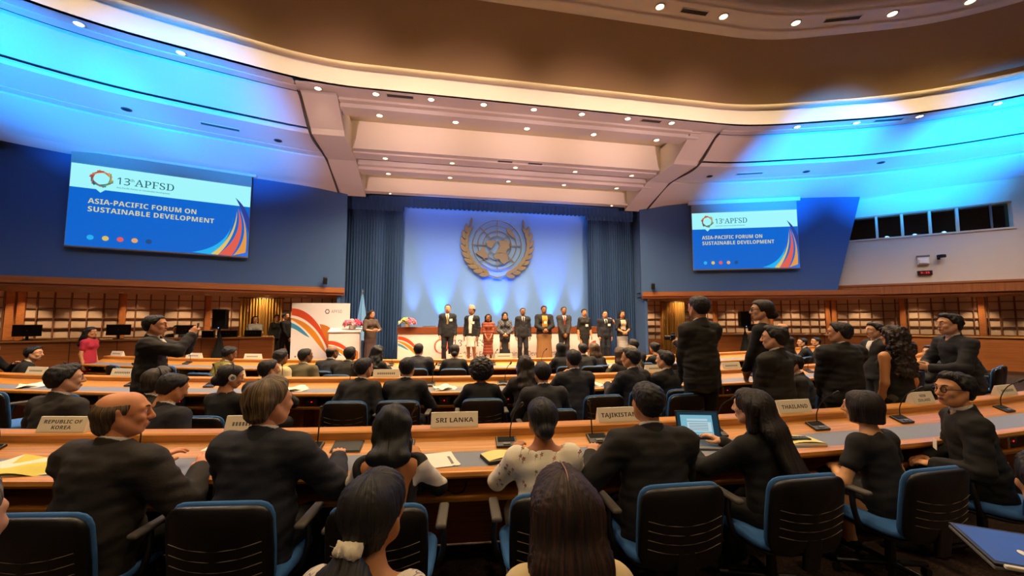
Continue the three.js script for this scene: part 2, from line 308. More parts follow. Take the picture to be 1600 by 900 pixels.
for (let i = 0; i < 5; i++) downlight(-3.5 + i * 1.74, 5.812, 2.0, 'round dimmer downlight in the last ceiling beam before the stage curtain', 'downlights in the last stage beam', LIGHT.stageWash * 0.5, { e: 5, key: 'dim', glow: new THREE.Color(1, 0.8, 0.45), aim: [0, -1, -0.1] });
downlight(-3.55, 5.545, 0.98, 'tiny downlight in the lip above the left stage curtain', undefined, 3, { size: 0.5, e: 8, key: 'tiny', angle: 0.5, aim: [0, -1, -0.12] });
downlight(3.75, 5.545, 0.98, 'tiny downlight in the lip above the right stage curtain', undefined, 3, { size: 0.5, e: 8, key: 'tiny', angle: 0.5, aim: [0, -1, -0.12] });
function alongLine(o, wx, s) { const x = wx - s * RX, l = planLine(o, true, RPLAN); for (let i = 1; i < l.length; i++) if (l[i][0] >= x) { const a = l[i - 1], b = l[i], t = (x - a[0]) / (b[0] - a[0]); return [s * wx, a[1] + (b[1] - a[1]) * t]; } return [s * wx, 9]; }
for (const x of [6.75, 8.0, 9.15, 10.2, 10.9]) { const [px, pz] = alongLine(4.04, x, 1); downlight(px, 6.497, pz, 'round downlight in the blue lit upper ceiling band right of the stage', 'downlights in the right upper ceiling band', LIGHT.ceilingDown * 0.8); }
for (const x of [6.75, 7.95, 9.3, 10.5]) { const [px, pz] = alongLine(4.04, x, -1); downlight(px, 6.497, pz, 'round downlight in the blue lit upper ceiling band left of the stage', 'downlights in the left upper ceiling band', LIGHT.ceilingDown * 0.8); }
{ const [px, pz] = alongLine(2.4, 12.1, 1); downlight(px, 5.948, pz, 'single flat downlight in the lower blue lit ceiling band above the booth window', undefined, 20, { e: 9, key: 'mid' }); }
{ // island downlights high above the audience
  for (const s of [-1, 1]) for (const x of [0.9, 2.4, 3.9, 5.6, 7.4, 8.6]) { const [px, pz] = alongLine(5.52, x, s); downlight(px, 8.197, pz, 'bright warm downlight in the inner ceiling ring above the brown dome', 'downlights in the inner ceiling ring', LIGHT.islandDown, { angle: 1.2, size: 1.25 }); }
  for (const x of [-6.5, -2.2, 2.2, 6.5]) for (const z of [9.5, 13, 16.5]) downlight(x, 8.498, z, 'wide warm downlight in the middle of the high ceiling above the audience', 'downlights in the middle of the ceiling', LIGHT.islandWide, { angle: 1.1, size: 1.5 });
}
for (const [z, y, cdk, lab] of [[3.98, 6.6, 1, 'warm strip light hidden in the deep ceiling coffer above the stage'], [1.62, 6.02, 0.45, 'warm strip light hidden in the shallow ceiling coffer next to the curtain']]) {
  const g = thing('strip_light', lab, 'strip light', [0, y, z]); part('housing', box(8.2, 0.05, 0.08), MAT.white, g); part('tube', cyl(0.012, 0.012, 8, 8).rotateZ(Math.PI / 2).translate(0, -0.005, -0.05), lens('cof', LIGHT.warmDeep, 3), g);
  const l = new THREE.RectAreaLight(LIGHT.warmDeep, LIGHT.coffer * cdk, 8, 0.06); l.position.set(0, -0.01, -0.075); l.rotation.x = -0.35; l.name = 'strip_glow'; g.add(l);
}
// air vents, sensors
const ventM = std(0x4c4640, { roughness: 0.8 });
function vent(x, y, z, w, turn, label, group) {
  const g = thing('air_vent', label, 'vent', [x, y, z], turn, group);
  part('backing', box(w, 0.006, 0.12, 0, 0.002, 0), MAT.blackMatte, g);
  for (let k = 0; k < 4; k++) part('slat', box(w, 0.008, 0.012, 0, -0.006, -0.045 + 0.03 * k), ventM, g);
  part('frame', merge([box(w + 0.03, 0.012, 0.015, 0, -0.004, 0.065), box(w + 0.03, 0.012, 0.015, 0, -0.004, -0.065), box(0.015, 0.012, 0.13, w / 2 + 0.008, -0.004, 0), box(0.015, 0.012, 0.13, -w / 2 - 0.008, -0.004, 0)]), trimM, g);
}
vent(-2.95, 6.497, 5.0, 0.55, 0, 'dark slotted air vent between the first downlights below the fascia', 'vents below the fascia');
vent(2.98, 6.497, 5.0, 0.5, 0, 'dark slotted air vent between the last downlights below the fascia', 'vents below the fascia');
for (const x of [-0.3, 0.55]) vent(x, 6.0 - 0.004, 3.05, 0.4, 0, 'small slotted vent in the stage beam beside the deep coffer', 'vents in the stage beam');
for (const s of [-1, 1]) { const [px, pz] = alongLine(2.3, 6.9, s); vent(px, 5.948, pz, 0.7, wallTurn(s), s < 0 ? 'slotted vent in the lower blue lit ceiling band left of the stage' : 'slotted vent in the lower blue lit ceiling band right of the stage'); }
{ const [px, pz] = alongLine(4.04, 8.62, 1); vent(px, 6.497, pz, 0.6, wallTurn(1), 'slotted vent between the downlights of the right upper ceiling band'); }
{ const [px, pz] = alongLine(5.52, 3.2, 1); vent(px, 8.197, pz, 0.6, 0, 'slotted vent beside the downlights of the inner ceiling ring, straight side'); }
{ const [px, pz] = alongLine(5.52, 6.5, 1); vent(px, 8.197, pz, 0.7, wallTurn(1), 'slotted vent beside the downlights of the inner ceiling ring, slanted side'); }
for (const [x, o] of [[5.9, 2.15], [8.4, 2.2], [9.8, 2.5]]) for (const s of [-1, 1]) { const [px, pz] = alongLine(o, x, s); const g = thing('ceiling_speaker', 'small dark round ceiling opening in the lower blue lit band ' + (s < 0 ? 'left' : 'right') + ' of the stage', 'ceiling fitting', [px, 5.945, pz], 0, 'dark round fittings in the ' + (s < 0 ? 'left' : 'right') + ' lower band'); part('ring', trimG, ventM, g); part('grille', lensG, MAT.blackMatte, g); }

// ---------------------------------------------------------------- blue wash lamps on stands at the sides of the hall
function parStand(x, z, aim, label, cd, angle, color, key, group) {
  const g = thing('wash_light', label, 'stage light', [x, 0, z], 0, group);
  part('pole', cyl(0.02, 0.025, 1.5).translate(0, 0.78, 0), MAT.black, g);
  for (let k = 0; k < 3; k++) { const a = k * 2.094; part('leg', tube([[0, 0.35, 0], [Math.cos(a) * 0.4, 0.01, Math.sin(a) * 0.4]], 0.012), MAT.black, g); }
  const head = new THREE.Group(); head.name = 'lamp_head'; head.position.set(0, 1.62, 0); g.add(head); head.lookAt(V(x + aim[0], 1.62 + aim[1], z + aim[2]));
  part('housing', new THREE.LatheGeometry([[0.001, -0.16], [0.07, -0.16], [0.12, -0.05], [0.125, 0.1], [0.118, 0.1], [0.115, -0.03]].map(p => new THREE.Vector2(...p)), 20).rotateX(Math.PI / 2), MAT.black, head);
  part('lens', cyl(0.11, 0.11, 0.01, 20).rotateX(Math.PI / 2).translate(0, 0, 0.04), lens(key, color, 4), head);
  const l = new THREE.SpotLight(color, cd, 0, angle, 1, 2); l.position.set(0, 0, 0.07); l.target.position.set(0, 0, 3); l.castShadow = true; l.shadow.radius = 4; l.name = 'lamp'; l.target.name = 'aim'; head.add(l, l.target);
}
for (const [x, z, tx, ty, tz, k, an, lab] of [[-9.0, 13.9, -9.4, 6.25, 4.8, 0.8, 0.21, 'black wash light throwing blue light at the far left ceiling bands'], [-6.4, 15.4, -7.0, 6.2, 4.1, 0.95, 0.17, 'black wash light throwing blue light at the ceiling bands above the left screen'], [5.6, 15.6, 8.0, 5.9, 4.4, 1.6, 0.18, 'black wash light throwing blue light at the ceiling bands above the right screen'], [8.8, 13.8, 11.3, 5.95, 5.9, 1.25, 0.255, 'black wash light throwing blue light at the ceiling bands above the booth window']])
  parStand(x, z, [tx - x, ty - 1.62, tz - z], lab, LIGHT.bluePar * k, an, LIGHT.blue, 'blue');
for (const [x, t] of [[-6, -3.9], [-2.2, -1.3], [2.2, 1.3], [6, 3.9]]) parStand(x, 17.4, [t - x, 4.55, -14.6], 'added black wash light behind the audience throwing rosy fill light at the stage ceiling', LIGHT.addedPinkPar, 0.19, LIGHT.pink, 'pink', 'added rosy fill lights behind the audience');  // added lamps out of view, they brighten and tint the stage ceiling

// ---------------------------------------------------------------- projection screens
const slide = canvasTex(1280, 720, (x, w, h) => {
  x.fillStyle = '#0a66d2'; x.fillRect(0, 0, w, h);
  x.fillStyle = '#a6fbff'; x.fillRect(0, 0, w, 210);
  x.beginPath(); x.moveTo(160, 208); x.lineTo(222, 208); x.lineTo(191, 238); x.fill();
  const cols = ['#d9604a', '#e7a03c', '#8fa15a', '#2f8f8c', '#24636f', '#b8473c'];
  for (let k = 0; k < 6; k++) { x.save(); x.translate(192, 112); x.rotate(k * Math.PI / 3 + 0.35); x.strokeStyle = cols[k]; x.lineWidth = 15; x.beginPath(); x.moveTo(-52, -50); x.quadraticCurveTo(0, -74, 52, -42); x.stroke(); x.lineWidth = 6; x.strokeStyle = cols[(k + 2) % 6]; x.beginPath(); x.moveTo(-44, -66); x.quadraticCurveTo(8, -60, 56, -30); x.stroke(); x.restore(); }
  x.fillStyle = '#1d4f5e'; x.font = '300 88px sans-serif'; x.fillText('13', 285, 142); x.font = '30px serif'; x.fillText('th', 377, 104); x.font = '88px serif'; x.fillText('APFSD', 408, 142);
  x.font = '16px serif'; x.fillText('Asia-Pacific Forum on Sustainable Development', 290, 178);
  x.fillStyle = '#d9d3a6'; x.font = 'bold 62px sans-serif'; x.save(); x.translate(118, 340); x.scale(1.02, 1); x.fillText('ASIA-PACIFIC FORUM ON', 0, 0, 730); x.fillText('SUSTAINABLE DEVELOPMENT', 0, 72, 865); x.restore();
  ['#27b1ef', '#dcbf62', '#e85a5c', '#e8a66a', '#234a86'].forEach((c, i) => { x.fillStyle = c; x.beginPath(); x.arc(150 + i * 95, 640, 22, 0, 7); x.fill(); });
  const leaf = (c, p) => { x.fillStyle = c; x.beginPath(); x.moveTo(p[0], p[1]); x.quadraticCurveTo(p[2], p[3], p[4], p[5]); x.lineTo(p[6], p[7]); x.quadraticCurveTo(p[8], p[9], p[0], p[1]); x.fill(); };
  leaf('#22b4f2', [1150, 320, 1130, 640, 840, 708, 1010, 720, 1120, 600]);
  leaf('#e6c36a', [1175, 260, 1160, 560, 985, 712, 1040, 720, 1190, 520]);
  leaf('#e5604e', [1180, 230, 1240, 520, 1040, 716, 1150, 720, 1275, 480]);
  leaf('#e79b45', [1200, 250, 1300, 520, 1160, 716, 1262, 680, 1280, 420]);
  leaf('#2c3f96', [1155, 130, 1215, 230, 1280, 480, 1280, 330, 1240, 200]);
  x.fillStyle = '#2e6fe0'; x.beginPath(); x.moveTo(1180, 720); x.quadraticCurveTo(1250, 690, 1280, 660); x.lineTo(1280, 720); x.fill();
});
const slideM = new THREE.MeshStandardMaterial({ color: 0x050505, emissive: 0xffffff, emissiveMap: slide, emissiveIntensity: 0.95, roughness: 0.9 });
function screenThing(s, a0, a1, label) {
  const am = (a0 + a1) / 2, w = a1 - a0, [x, z] = wallPt(s, am, 0.1); const g = thing('projection_screen', label, 'screen', [x, 4.43, z], wallTurn(s));
  part('screen_cloth', box(w, 2.24, 0.03, 0, 0, 0), MAT.screenGrey, g);
  part('picture', new THREE.PlaneGeometry(w - 0.02, 1.9).translate(0, -0.15, 0.0165), slideM, g);
  part('bottom_bar', cyl(0.025, 0.025, w, 12).rotateZ(Math.PI / 2).translate(0, -1.125, 0), MAT.grey, g);
  part('screen_case', box(w + 0.2, 0.12, 0.1, 0, 1.15, 0), MAT.white, g);
  const l = new THREE.RectAreaLight(0x4aa0ff, 0.35, w - 0.1, 1.8); l.position.set(0, -0.15, 0.03); l.lookAt(V(x, 4.28, z).add(V(Math.sin(wallTurn(s)), 0, Math.cos(wallTurn(s))).multiplyScalar(3))); l.rotation.set(0, Math.PI, 0); l.name = 'screen_glow'; g.add(l);
}
screenThing(-1, 2.45, 5.92, 'large projection screen with event slide on the blue wall above the left counter');
screenThing(1, 1.66, 4.9, 'projection screen with event slide on the blue wall beside the booth window');
for (const [s, a] of [[-1, 0.55], [1, 0.35]]) { const [x, z] = wallPt(s, a, 0.08); const g = thing('wall_speaker', s < 0 ? 'small black loudspeaker on the blue wall above the banner' : 'small black loudspeaker on the blue wall beside the right stage curtain', 'speaker', [x, 2.78, z], wallTurn(s)); part('bracket', box(0.03, 0.06, 0.12, 0, 0, -0.02), MAT.black, g); const c = part('cabinet', rbox(0.11, 0.2, 0.12, 0.02), MAT.black, g); c.position.z = 0.08; c.rotation.x = 0.25; part('grille', box(0.09, 0.17, 0.005, 0, 0, 0.062), MAT.blackMatte, c); }
{ // emergency light and red sign on the white wall
  const c45 = Math.SQRT1_2, W = (a, o) => [11.6 + a * c45 - o * c45, 3.42 + a * c45 + o * c45];
  let [x, z] = W(0.98, 0.055); let g = thing('emergency_light', 'white square emergency light box on the white wall under the booth window', 'emergency light', [x, 3.42, z], -Math.PI / 4);
  part('housing', rbox(0.26, 0.22, 0.08, 0.015), MAT.cream, g); part('cover', rbox(0.2, 0.12, 0.03, 0.01).translate(0, -0.02, 0.05), MAT.paper, g); part('top_lip', box(0.28, 0.05, 0.09, 0, 0.14, 0), MAT.grey, g);
  [x, z] = W(1.0, 0.04); g = thing('led_sign', 'small glowing red number sign below the emergency light', 'sign', [x, 3.06, z], -Math.PI / 4);
  part('case', rbox(0.32, 0.13, 0.06, 0.01), MAT.black, g);
  const t = canvasTex(128, 48, (c, w, h) => { c.fillStyle = '#300'; c.fillRect(0, 0, w, h); c.fillStyle = '#ff4040'; c.font = 'bold 40px monospace'; c.fillText('9:35', 16, 38); });
  part('digits', new THREE.PlaneGeometry(0.27, 0.09).translate(0, 0, 0.032), new THREE.MeshStandardMaterial({ color: 0x100000, emissive: 0xffffff, emissiveMap: t, emissiveIntensity: 1.2 }), g);
  [x, z] = W(1.32, 0.02); g = thing('wall_camera', 'small black camera on a bracket beside the emergency light', 'camera', [x, 3.5, z], -Math.PI / 4);
  part('bracket', tube([[0, 0, 0], [0.02, 0.02, 0.12]], 0.018), MAT.black, g); part('body', rbox(0.14, 0.09, 0.16, 0.02).rotateY(0.7).translate(0.03, 0.02, 0.14), MAT.black, g); part('mount', rbox(0.07, 0.13, 0.03, 0.01), MAT.black, g);
  for (const a of [0.3, 0.95, 1.6]) { [x, z] = W(a, -0.62); g = thing('booth_spotlight', 'bluish white spotlight shining behind the dark booth window', 'spotlight', [x, 4.3, z], -Math.PI / 4, 'spotlights behind the booth window');
    part('stand', box(0.05, 0.34, 0.05, 0, -0.16, 0), MAT.black, g); part('housing', cyl(0.07, 0.07, 0.16, 16).rotateX(Math.PI / 2), MAT.black, g); part('lens', new THREE.SphereGeometry(0.062, 16, 8).scale(1, 1, 0.4).translate(0, 0, 0.08), lens('booth', new THREE.Color(0.35, 0.75, 1), 5), g);
    const l = new THREE.PointLight(new THREE.Color(0.35, 0.75, 1), 0.5, 0, 2); l.position.set(0, 0, 0.14); l.castShadow = true; l.name = 'lamp'; g.add(l); }
}
// ---------------------------------------------------------------- gallery: soffit lamps, curtains, counters
for (const s of [-1, 1]) {
  for (const a of s < 0 ? [0.55, 2.6, 4.7, 6.75] : [1.1, 2.92, 4.88, 6.9]) { const [x, z] = wallPt(s, a, -0.35); downlight(x, 2.447, z, 'tiny warm downlight under the wooden gallery soffit ' + (s < 0 ? 'left' : 'right') + ' of the stage', 'gallery downlights ' + (s < 0 ? 'left' : 'right') + ' of the stage', LIGHT.recessDown, { size: 0.7, e: 8, key: 'gal', angle: 1.0, color: LIGHT.warm }); }
  const wash = []; for (let a = 0.9; a < 8.2; a += 1.18) wash.push([...wallPt(s, a, -4.0), 0, 0]); const wl = planLine(-4.0, false); for (let k = 0; k < 5; k++) { const t = (k + 0.5) / 5; wash.push([s * (wl[2][0] + (wl[3][0] - wl[2][0]) * t), wl[2][1] + (wl[3][1] - wl[2][1]) * t, 0, 0]); }
  for (const [x, z, ax, az] of wash) { downlight(x, 2.93, z, 'wall washing lamp in the slot above the lattice wall ' + (s < 0 ? 'left' : 'right') + ' of the stage', 'lattice wall lamps ' + (s < 0 ? 'left' : 'right') + ' of the stage', LIGHT.latticeWash, { size: 0.8, e: 6, key: 'slot', angle: 0.66, pen: 0.35, aim: [ax, -1, az], color: LIGHT.warm }); }
  for (const a of [1.2, 3.4, 5.6]) { const x = s * (11.85 + a * 0.7071), z = 3.17 + a * 0.7071; downlight(x, 2.447, z, 'tiny warm downlight under the soffit below the white wall ' + (s < 0 ? 'left' : 'right') + ' of the hall', 'soffit downlights below the ' + (s < 0 ? 'left' : 'right') + ' white wall', LIGHT.recessDown, { size: 0.7, e: 8, key: 'gal', angle: 1.0, aim: [s * 0.35, -1, -0.35] }); }
  for (const [a, o] of s < 0 ? [[0.9, -2.4], [2.0, -2.6], [3.6, -2.9], [5.6, -2.9]] : [[1.2, -2.6], [4.2, -2.9], [6.4, -2.9]]) { const [x, z] = wallPt(s, a, o); downlight(x, 2.447, z, 'added warm fill downlight deep under the gallery soffit ' + (s < 0 ? 'left' : 'right') + ' of the stage', 'added deep gallery downlights ' + (s < 0 ? 'left' : 'right') + ' of the stage', LIGHT.recessDown * 0.6, { size: 0.7, e: 5, key: 'gal2', angle: 1.0 }); }  // added lamps that brighten the dark figures and counter under the gallery
  // golden curtain in the recess
  const rows = [2.42, 1.6, 0.9, 0.38].map((y, r) => { const o = []; for (let i = 0; i <= 90; i++) { const a = s < 0 ? 1.5 + i / 90 * 1.3 : 1.45 + i / 90 * 0.95, w = 0.035 * Math.sin(i * 1.05 + r * 0.15) + 0.01 * Math.sin(i * 0.4); const [x, z] = wallPt(s, a, -4.2 + w); o.push([x, y, z]); } return o; });
  const cg = smoothLoft(rows, false); const cu = thing('gold_curtain', s < 0 ? 'pleated golden curtain behind the standing staff beside the banner' : 'pleated golden curtain in the gallery right of the stage', 'curtain', [0, 0, 0]);
  part('cloth', cg, MAT.gold, cu); const [ra, rb] = [wallPt(s, 1.42, -4.2), wallPt(s, s < 0 ? 2.86 : 2.45, -4.2)]; part('rail', tube([[ra[0], 2.43, ra[1]], [rb[0], 2.43, rb[1]]], 0.015), MAT.black, cu);
  // counter along the gallery
  const ctr = thing('gallery_counter', s < 0 ? 'long wooden counter in front of the lattice wall left of the stage' : 'long wooden counter in front of the lattice wall right of the stage', 'counter');
  const CO = -1.9, a0 = s < 0 ? 1.75 : 2.9;
  const ln = o => { const v = planLine(CO + o, false), m = (p, q, t) => [p[0] + (q[0] - p[0]) * t, p[1] + (q[1] - p[1]) * t]; return [wallPt(1, a0, CO + o), m(wallPt(1, a0, CO + o), v[2], 0.5), v[2], m(v[2], v[3], 0.5), v[3]]; };
  const sweep = (o0, o1, y0, y1) => { const A = ln(o0), B = ln(o1); const g = loft(A.map((p, i) => [[s * p[0], y0, p[1]], [s * B[i][0], y0, B[i][1]], [s * B[i][0], y1, B[i][1]], [s * p[0], y1, p[1]]])); return g; };
  part('front_panel', sweep(0.1, 0.06, 0, 1.1), MAT.wood, ctr); part('counter_top', sweep(0.16, -0.55, 1.1, 1.14), MAT.woodPale, ctr); part('skirting', sweep(0.115, 0.1, 0, 0.1), MAT.woodDark, ctr);
  const [ex, ez] = wallPt(s, a0, CO - 0.22); const end = part('end_panel', box(0.05, 1.1, 0.66, 0, 0.55, 0), MAT.woodPale, ctr); end.position.set(ex, 0, ez); end.rotation.y = wallTurn(s);
  for (let a = a0 + 0.9; a < 7; a += 0.9) { const [x, z] = wallPt(s, a, CO + 0.105); const q = part('joint_strip', box(0.012, 1.0, 0.012, 0, 0.6, 0), MAT.woodDark, ctr); q.position.set(x, 0, z); q.rotation.y = wallTurn(s); }
}
function monitor(x, y, z, turn, w, label, group) {
  const g = thing('computer_monitor', label, 'monitor', [x, y, z], turn, group);
  part('foot', rbox(0.2, 0.015, 0.14, 0.005).translate(0, 0.008, 0), MAT.black, g); part('stem', box(0.05, 0.12, 0.03, 0, 0.07, -0.02), MAT.black, g); part('display', rbox(w, w * 0.58, 0.035, 0.008).translate(0, 0.1 + w * 0.29, 0.01), MAT.black, g); part('emblem', cyl(0.012, 0.012, 0.004, 10).rotateX(Math.PI / 2).translate(0, 0.1 + w * 0.29, 0.029), MAT.grey, g);
}
const onCounter = (s, a, o = -0.15) => { const [x, z] = wallPt(s, a, -1.9 + o); return [x, 1.14, z]; };
monitor(...onCounter(-1, 7.1), wallTurn(-1) + 0.1, 0.5, 'black computer monitor on the left counter nearest the wall end');
monitor(...onCounter(-1, 5.4), wallTurn(-1), 0.5, 'black computer monitor on the left counter behind the standing photographer');
monitor(...onCounter(-1, 3.95), wallTurn(-1), 0.45, 'black computer monitor on the left counter beside the seated technician');
monitor(...onCounter(1, 4.3), wallTurn(1), 0.45, 'black computer monitor on the right counter behind the standing man');
for (const [s, a, w] of [[-1, 2.95, 0.5], [-1, 2.3, 0.45], [-1, 3.42, 0.3]]) { const g = thing('audio_mixer', 'low black audio equipment case on the left counter by the loudspeaker', 'audio equipment', onCounter(s, a), wallTurn(s), 'audio cases by the loudspeaker'); part('case', rbox(w, 0.2, 0.35, 0.01).translate(0, 0.1, 0), MAT.black, g); part('panel', box(w - 0.04, 0.15, 0.006, 0, 0.1, 0.178), MAT.blackMatte, g); for (let k = 0; k < 4; k++) part('knob', cyl(0.008, 0.008, 0.015, 8).rotateX(Math.PI / 2).translate(-w / 2 + 0.08 + k * 0.07, 0.12, 0.185), MAT.grey, g); }
{ // loudspeaker on stand with black skirt, left; a second one right
  for (const s of [-1, 1]) {
    const [x, z] = wallPt(s, s < 0 ? 3.1 : 3.75, -1.45);
    const g = thing('speaker_stand', s < 0 ? 'speaker stand under a pointed black cloth beside the left counter' : 'speaker stand under a pointed black cloth beside the right counter', 'speaker stand', [x, 0, z]);
    part('cloth_cover', new THREE.ConeGeometry(0.34, 1.35, 7, 1, true).translate(0, 0.675, 0), MAT.blackMatte, g); part('pole', cyl(0.02, 0.02, 1.4).translate(0, 0.7, 0), MAT.black, g);
    const b = thing('loudspeaker', s < 0 ? 'tall black loudspeaker with a small blue light beside the left counter' : 'black loudspeaker on a stand beside the right counter', 'speaker', [x, 1.4, z], s < 0 ? 0.2 : -0.4);
    part('cabinet', rbox(0.34, 0.56, 0.32, 0.02).translate(0, 0.28, 0), MAT.black, b); part('grille', rbox(0.31, 0.5, 0.02, 0.01).translate(0, 0.28, 0.16), MAT.blackMatte, b); part('power_light', new THREE.SphereGeometry(0.012, 8, 6).translate(0, 0.03, 0.172), lens('led', new THREE.Color(0.2, 0.35, 1), 4), b);
  }
}
// ---------------------------------------------------------------- stage
{
  const st = structure('stage', 'low stage platform with red carpet and pale wood front', 'stage');
  part('platform', box(12.8, 0.36, 3.5, 0, 0.18, 0.85), MAT.stageCarpet, st);
  part('side_platform', box(4.6, 0.17, 4.6, -7.4, 0.085, -1.4), MAT.stageCarpet, st);
  part('step', box(12.6, 0.18, 0.4, 0, 0.09, 2.78), MAT.stageCarpet, st);
  part('edge', box(12.8, 0.05, 0.04, 0, 0.34, 2.61), MAT.woodPale, st);
  const fl = box(7.2, 0.01, 1.5, 0.3, 0.363, 1.85); part('stage_boards', fl, MAT.stageWood, st);
  const bd = structure('wall_stage', 'light blue stage backdrop with coloured uplighting', 'backdrop');
  part('backdrop', box(7.2, 5.4, 0.1, 0, 3.0, -0.05), MAT.backdrop, bd);
  for (const s of [-1, 1]) part('side_return', box(0.1, 6.0, 5.4, s * 4.95, 3, -1.75), MAT.blueWall, bd);
  part('slot_cover', box(10, 0.1, 1.0, 0, 6.1, 0.3), MAT.blueWall, bd); part('upper_backing', box(10, 1.2, 0.1, 0, 5.9, -0.12), MAT.blueWall, bd);
  // curtains and valance
  const drape = (x0, x1, n, y1, y0, z, amp, nm, label, bottomWave = 0) => {
    const rows = []; const N = n * 8; for (let r = 0; r <= 8; r++) { const t = r / 8, o = []; for (let i = 0; i <= N; i++) { const u = i / N, ph = u * n * Math.PI * 2; const a = amp * (0.75 + 0.35 * Math.sin(u * 17 + 1.3)) * (0.8 + 0.3 * t); const yb = y0 + bottomWave * Math.sin(ph); o.push([x0 + (x1 - x0) * u + 0.25 * amp * Math.sin(ph * 2 + t), y1 + (yb - y1) * t, z + a * Math.sin(ph + 0.5 * Math.sin(u * 9 + t * 0.8))]); } rows.push(o); }
    const g = thing(nm, label, 'curtain'); part('cloth', smoothLoft(rows, false), MAT.curtain, g); return g;
  };
  let g = drape(-4.88, -3.2, 20, 5.3, 0.38, 0.3, 0.05, 'stage_curtain', 'tall dark blue pleated stage curtain left of the light blue backdrop');
  part('header_tape', box(1.7, 0.06, 0.03, -4.04, 5.3, 0.28), MAT.curtain, g);
  g = drape(3.1, 4.82, 20, 5.3, 0.38, 0.3, 0.05, 'stage_curtain', 'tall dark blue pleated stage curtain right of the light blue backdrop');
  part('header_tape', box(1.74, 0.06, 0.03, 3.96, 5.3, 0.28), MAT.curtain, g);
  g = drape(-4.9, 4.86, 66, 5.56, 5.26, 0.52, 0.045, 'stage_valance', 'short gathered dark blue valance across the top of the stage', 0.012);
  part('rail', box(9.8, 0.05, 0.05, 0, 5.58, 0.5), MAT.curtain, g); for (const [a, b] of [[-4.9, -3.15], [3.0, 4.86]]) part('lower_frill', (() => { const rows = []; for (let r = 0; r <= 3; r++) { const o = []; for (let i = 0; i <= 96; i++) { const u = i / 96; o.push([a + (b - a) * u, 5.3 - r / 3 * 0.16 - (r === 3 ? 0.02 * Math.abs(Math.sin(u * 38)) : 0), 0.5 + 0.035 * Math.sin(u * 76)]); } rows.push(o); } return smoothLoft(rows, false); })(), MAT.curtain, g);
}
{ // emblem
  const g = thing('wall_emblem', 'large bronze emblem of a globe between two olive branches on the backdrop', 'emblem', [-0.06, 4.12, 0.04]);
  const R = 0.85;
  for (const k of [1, 0.79, 0.58, 0.37]) part('globe_ring', new THREE.TorusGeometry(R * k, 0.016, 6, 48).translate(0, 0.1, 0.02), MAT.bronze, g);
  for (let k = 0; k < 4; k++) { const a = k * Math.PI / 4; for (const q of [1, -1]) part('globe_spoke', box(R * (k % 2 ? 0.63 : 0.63), 0.026, 0.026, R * 0.685 * q, 0, 0).rotateZ(a).translate(0, 0.1, 0.02), MAT.bronze, g); }
  const land = { continent_africa: [[35, -6], [37, 10], [31, 32], [12, 43], [11, 51], [-5, 40], [-25, 35], [-34, 20], [-17, 12], [4, 9], [5, -8], [15, -17], [28, -13]], continent_south: [[10, -75], [8, -60], [-5, -35], [-23, -42], [-38, -58], [-52, -68], [-18, -71], [-5, -81]], continent_north: [[70, -160], [70, -130], [70, -95], [62, -78], [60, -65], [47, -60], [43, -70], [30, -81], [25, -81], [30, -90], [22, -98], [16, -93], [9, -80], [20, -106], [32, -117], [48, -125], [60, -145], [56, -160]], continent_eurasia: [[36, -9], [44, -9], [48, -4], [58, 6], [70, 20], [68, 45], [73, 75], [76, 105], [72, 140], [68, 178], [60, 165], [55, 137], [40, 128], [30, 121], [21, 109], [9, 105], [15, 95], [22, 90], [8, 78], [22, 70], [25, 60], [13, 45], [30, 35], [37, 28], [40, 20], [44, 10], [37, -2]], continent_australia: [[-12, 132], [-11, 142], [-28, 153], [-38, 147], [-33, 134], [-34, 116], [-22, 114]] };
  for (const [nm, p] of Object.entries(land)) { const sh = new THREE.Shape(p.map(([la, lo]) => { const r = (90 - la) / 150 * R, a = lo * Math.PI / 180; return new THREE.Vector2(r * Math.sin(a), -r * Math.cos(a)); })); part('continent', new THREE.ExtrudeGeometry(sh, { depth: 0.025, bevelEnabled: true, bevelSize: 0.008, bevelThickness: 0.008, bevelSegments: 1 }).translate(0, 0.1, 0.015), MAT.bronze, g); }
  const ls = new THREE.Shape(); ls.moveTo(0, 0); ls.quadraticCurveTo(0.075, 0.12, 0.01, 0.31); ls.quadraticCurveTo(-0.055, 0.14, 0, 0);
  const leafG = new THREE.ExtrudeGeometry(ls, { depth: 0.02, bevelEnabled: true, bevelSize: 0.012, bevelThickness: 0.014, bevelSegments: 2, curveSegments: 6 });
  for (const s of [-1, 1]) {
    const P = t => { const a = -Math.PI / 2 + s * (0.22 + t * 2.0); return [1.13 * Math.cos(a), 0.1 + 1.08 * Math.sin(a) + 0.06 * t]; };
    const pts = []; for (let i = 0; i <= 14; i++) { const [x, y] = P(i / 14); pts.push([x, y, 0.03]); } pts.unshift([s * -0.13 + 0 * s, -1.06, 0.03]);
    part('stem', tube(pts, 0.022, 6, 40), MAT.bronze, g);
    for (let i = 0; i < 9; i++) for (const side of [-1, 1]) {
      const t = 0.02 + i / 9 * 0.92, [x, y] = P(t), [x2, y2] = P(t + 0.03), dir = Math.atan2(y2 - y, x2 - x);
      const m = part('leaf', leafG, MAT.bronze, g); m.position.set(x, y, 0.03 + 0.004 * side); m.rotation.z = dir - Math.PI / 2 + side * 0.42; const q = 1 - 0.12 * (i / 9); m.scale.set(q * 1.75, q * 1.08, 1.3);
    }
    const [x, y] = P(0.97); const m = part('leaf', leafG, MAT.bronze, g); m.position.set(x, y - 0.04, 0.03); m.rotation.z = s * 0.15;
  }
}
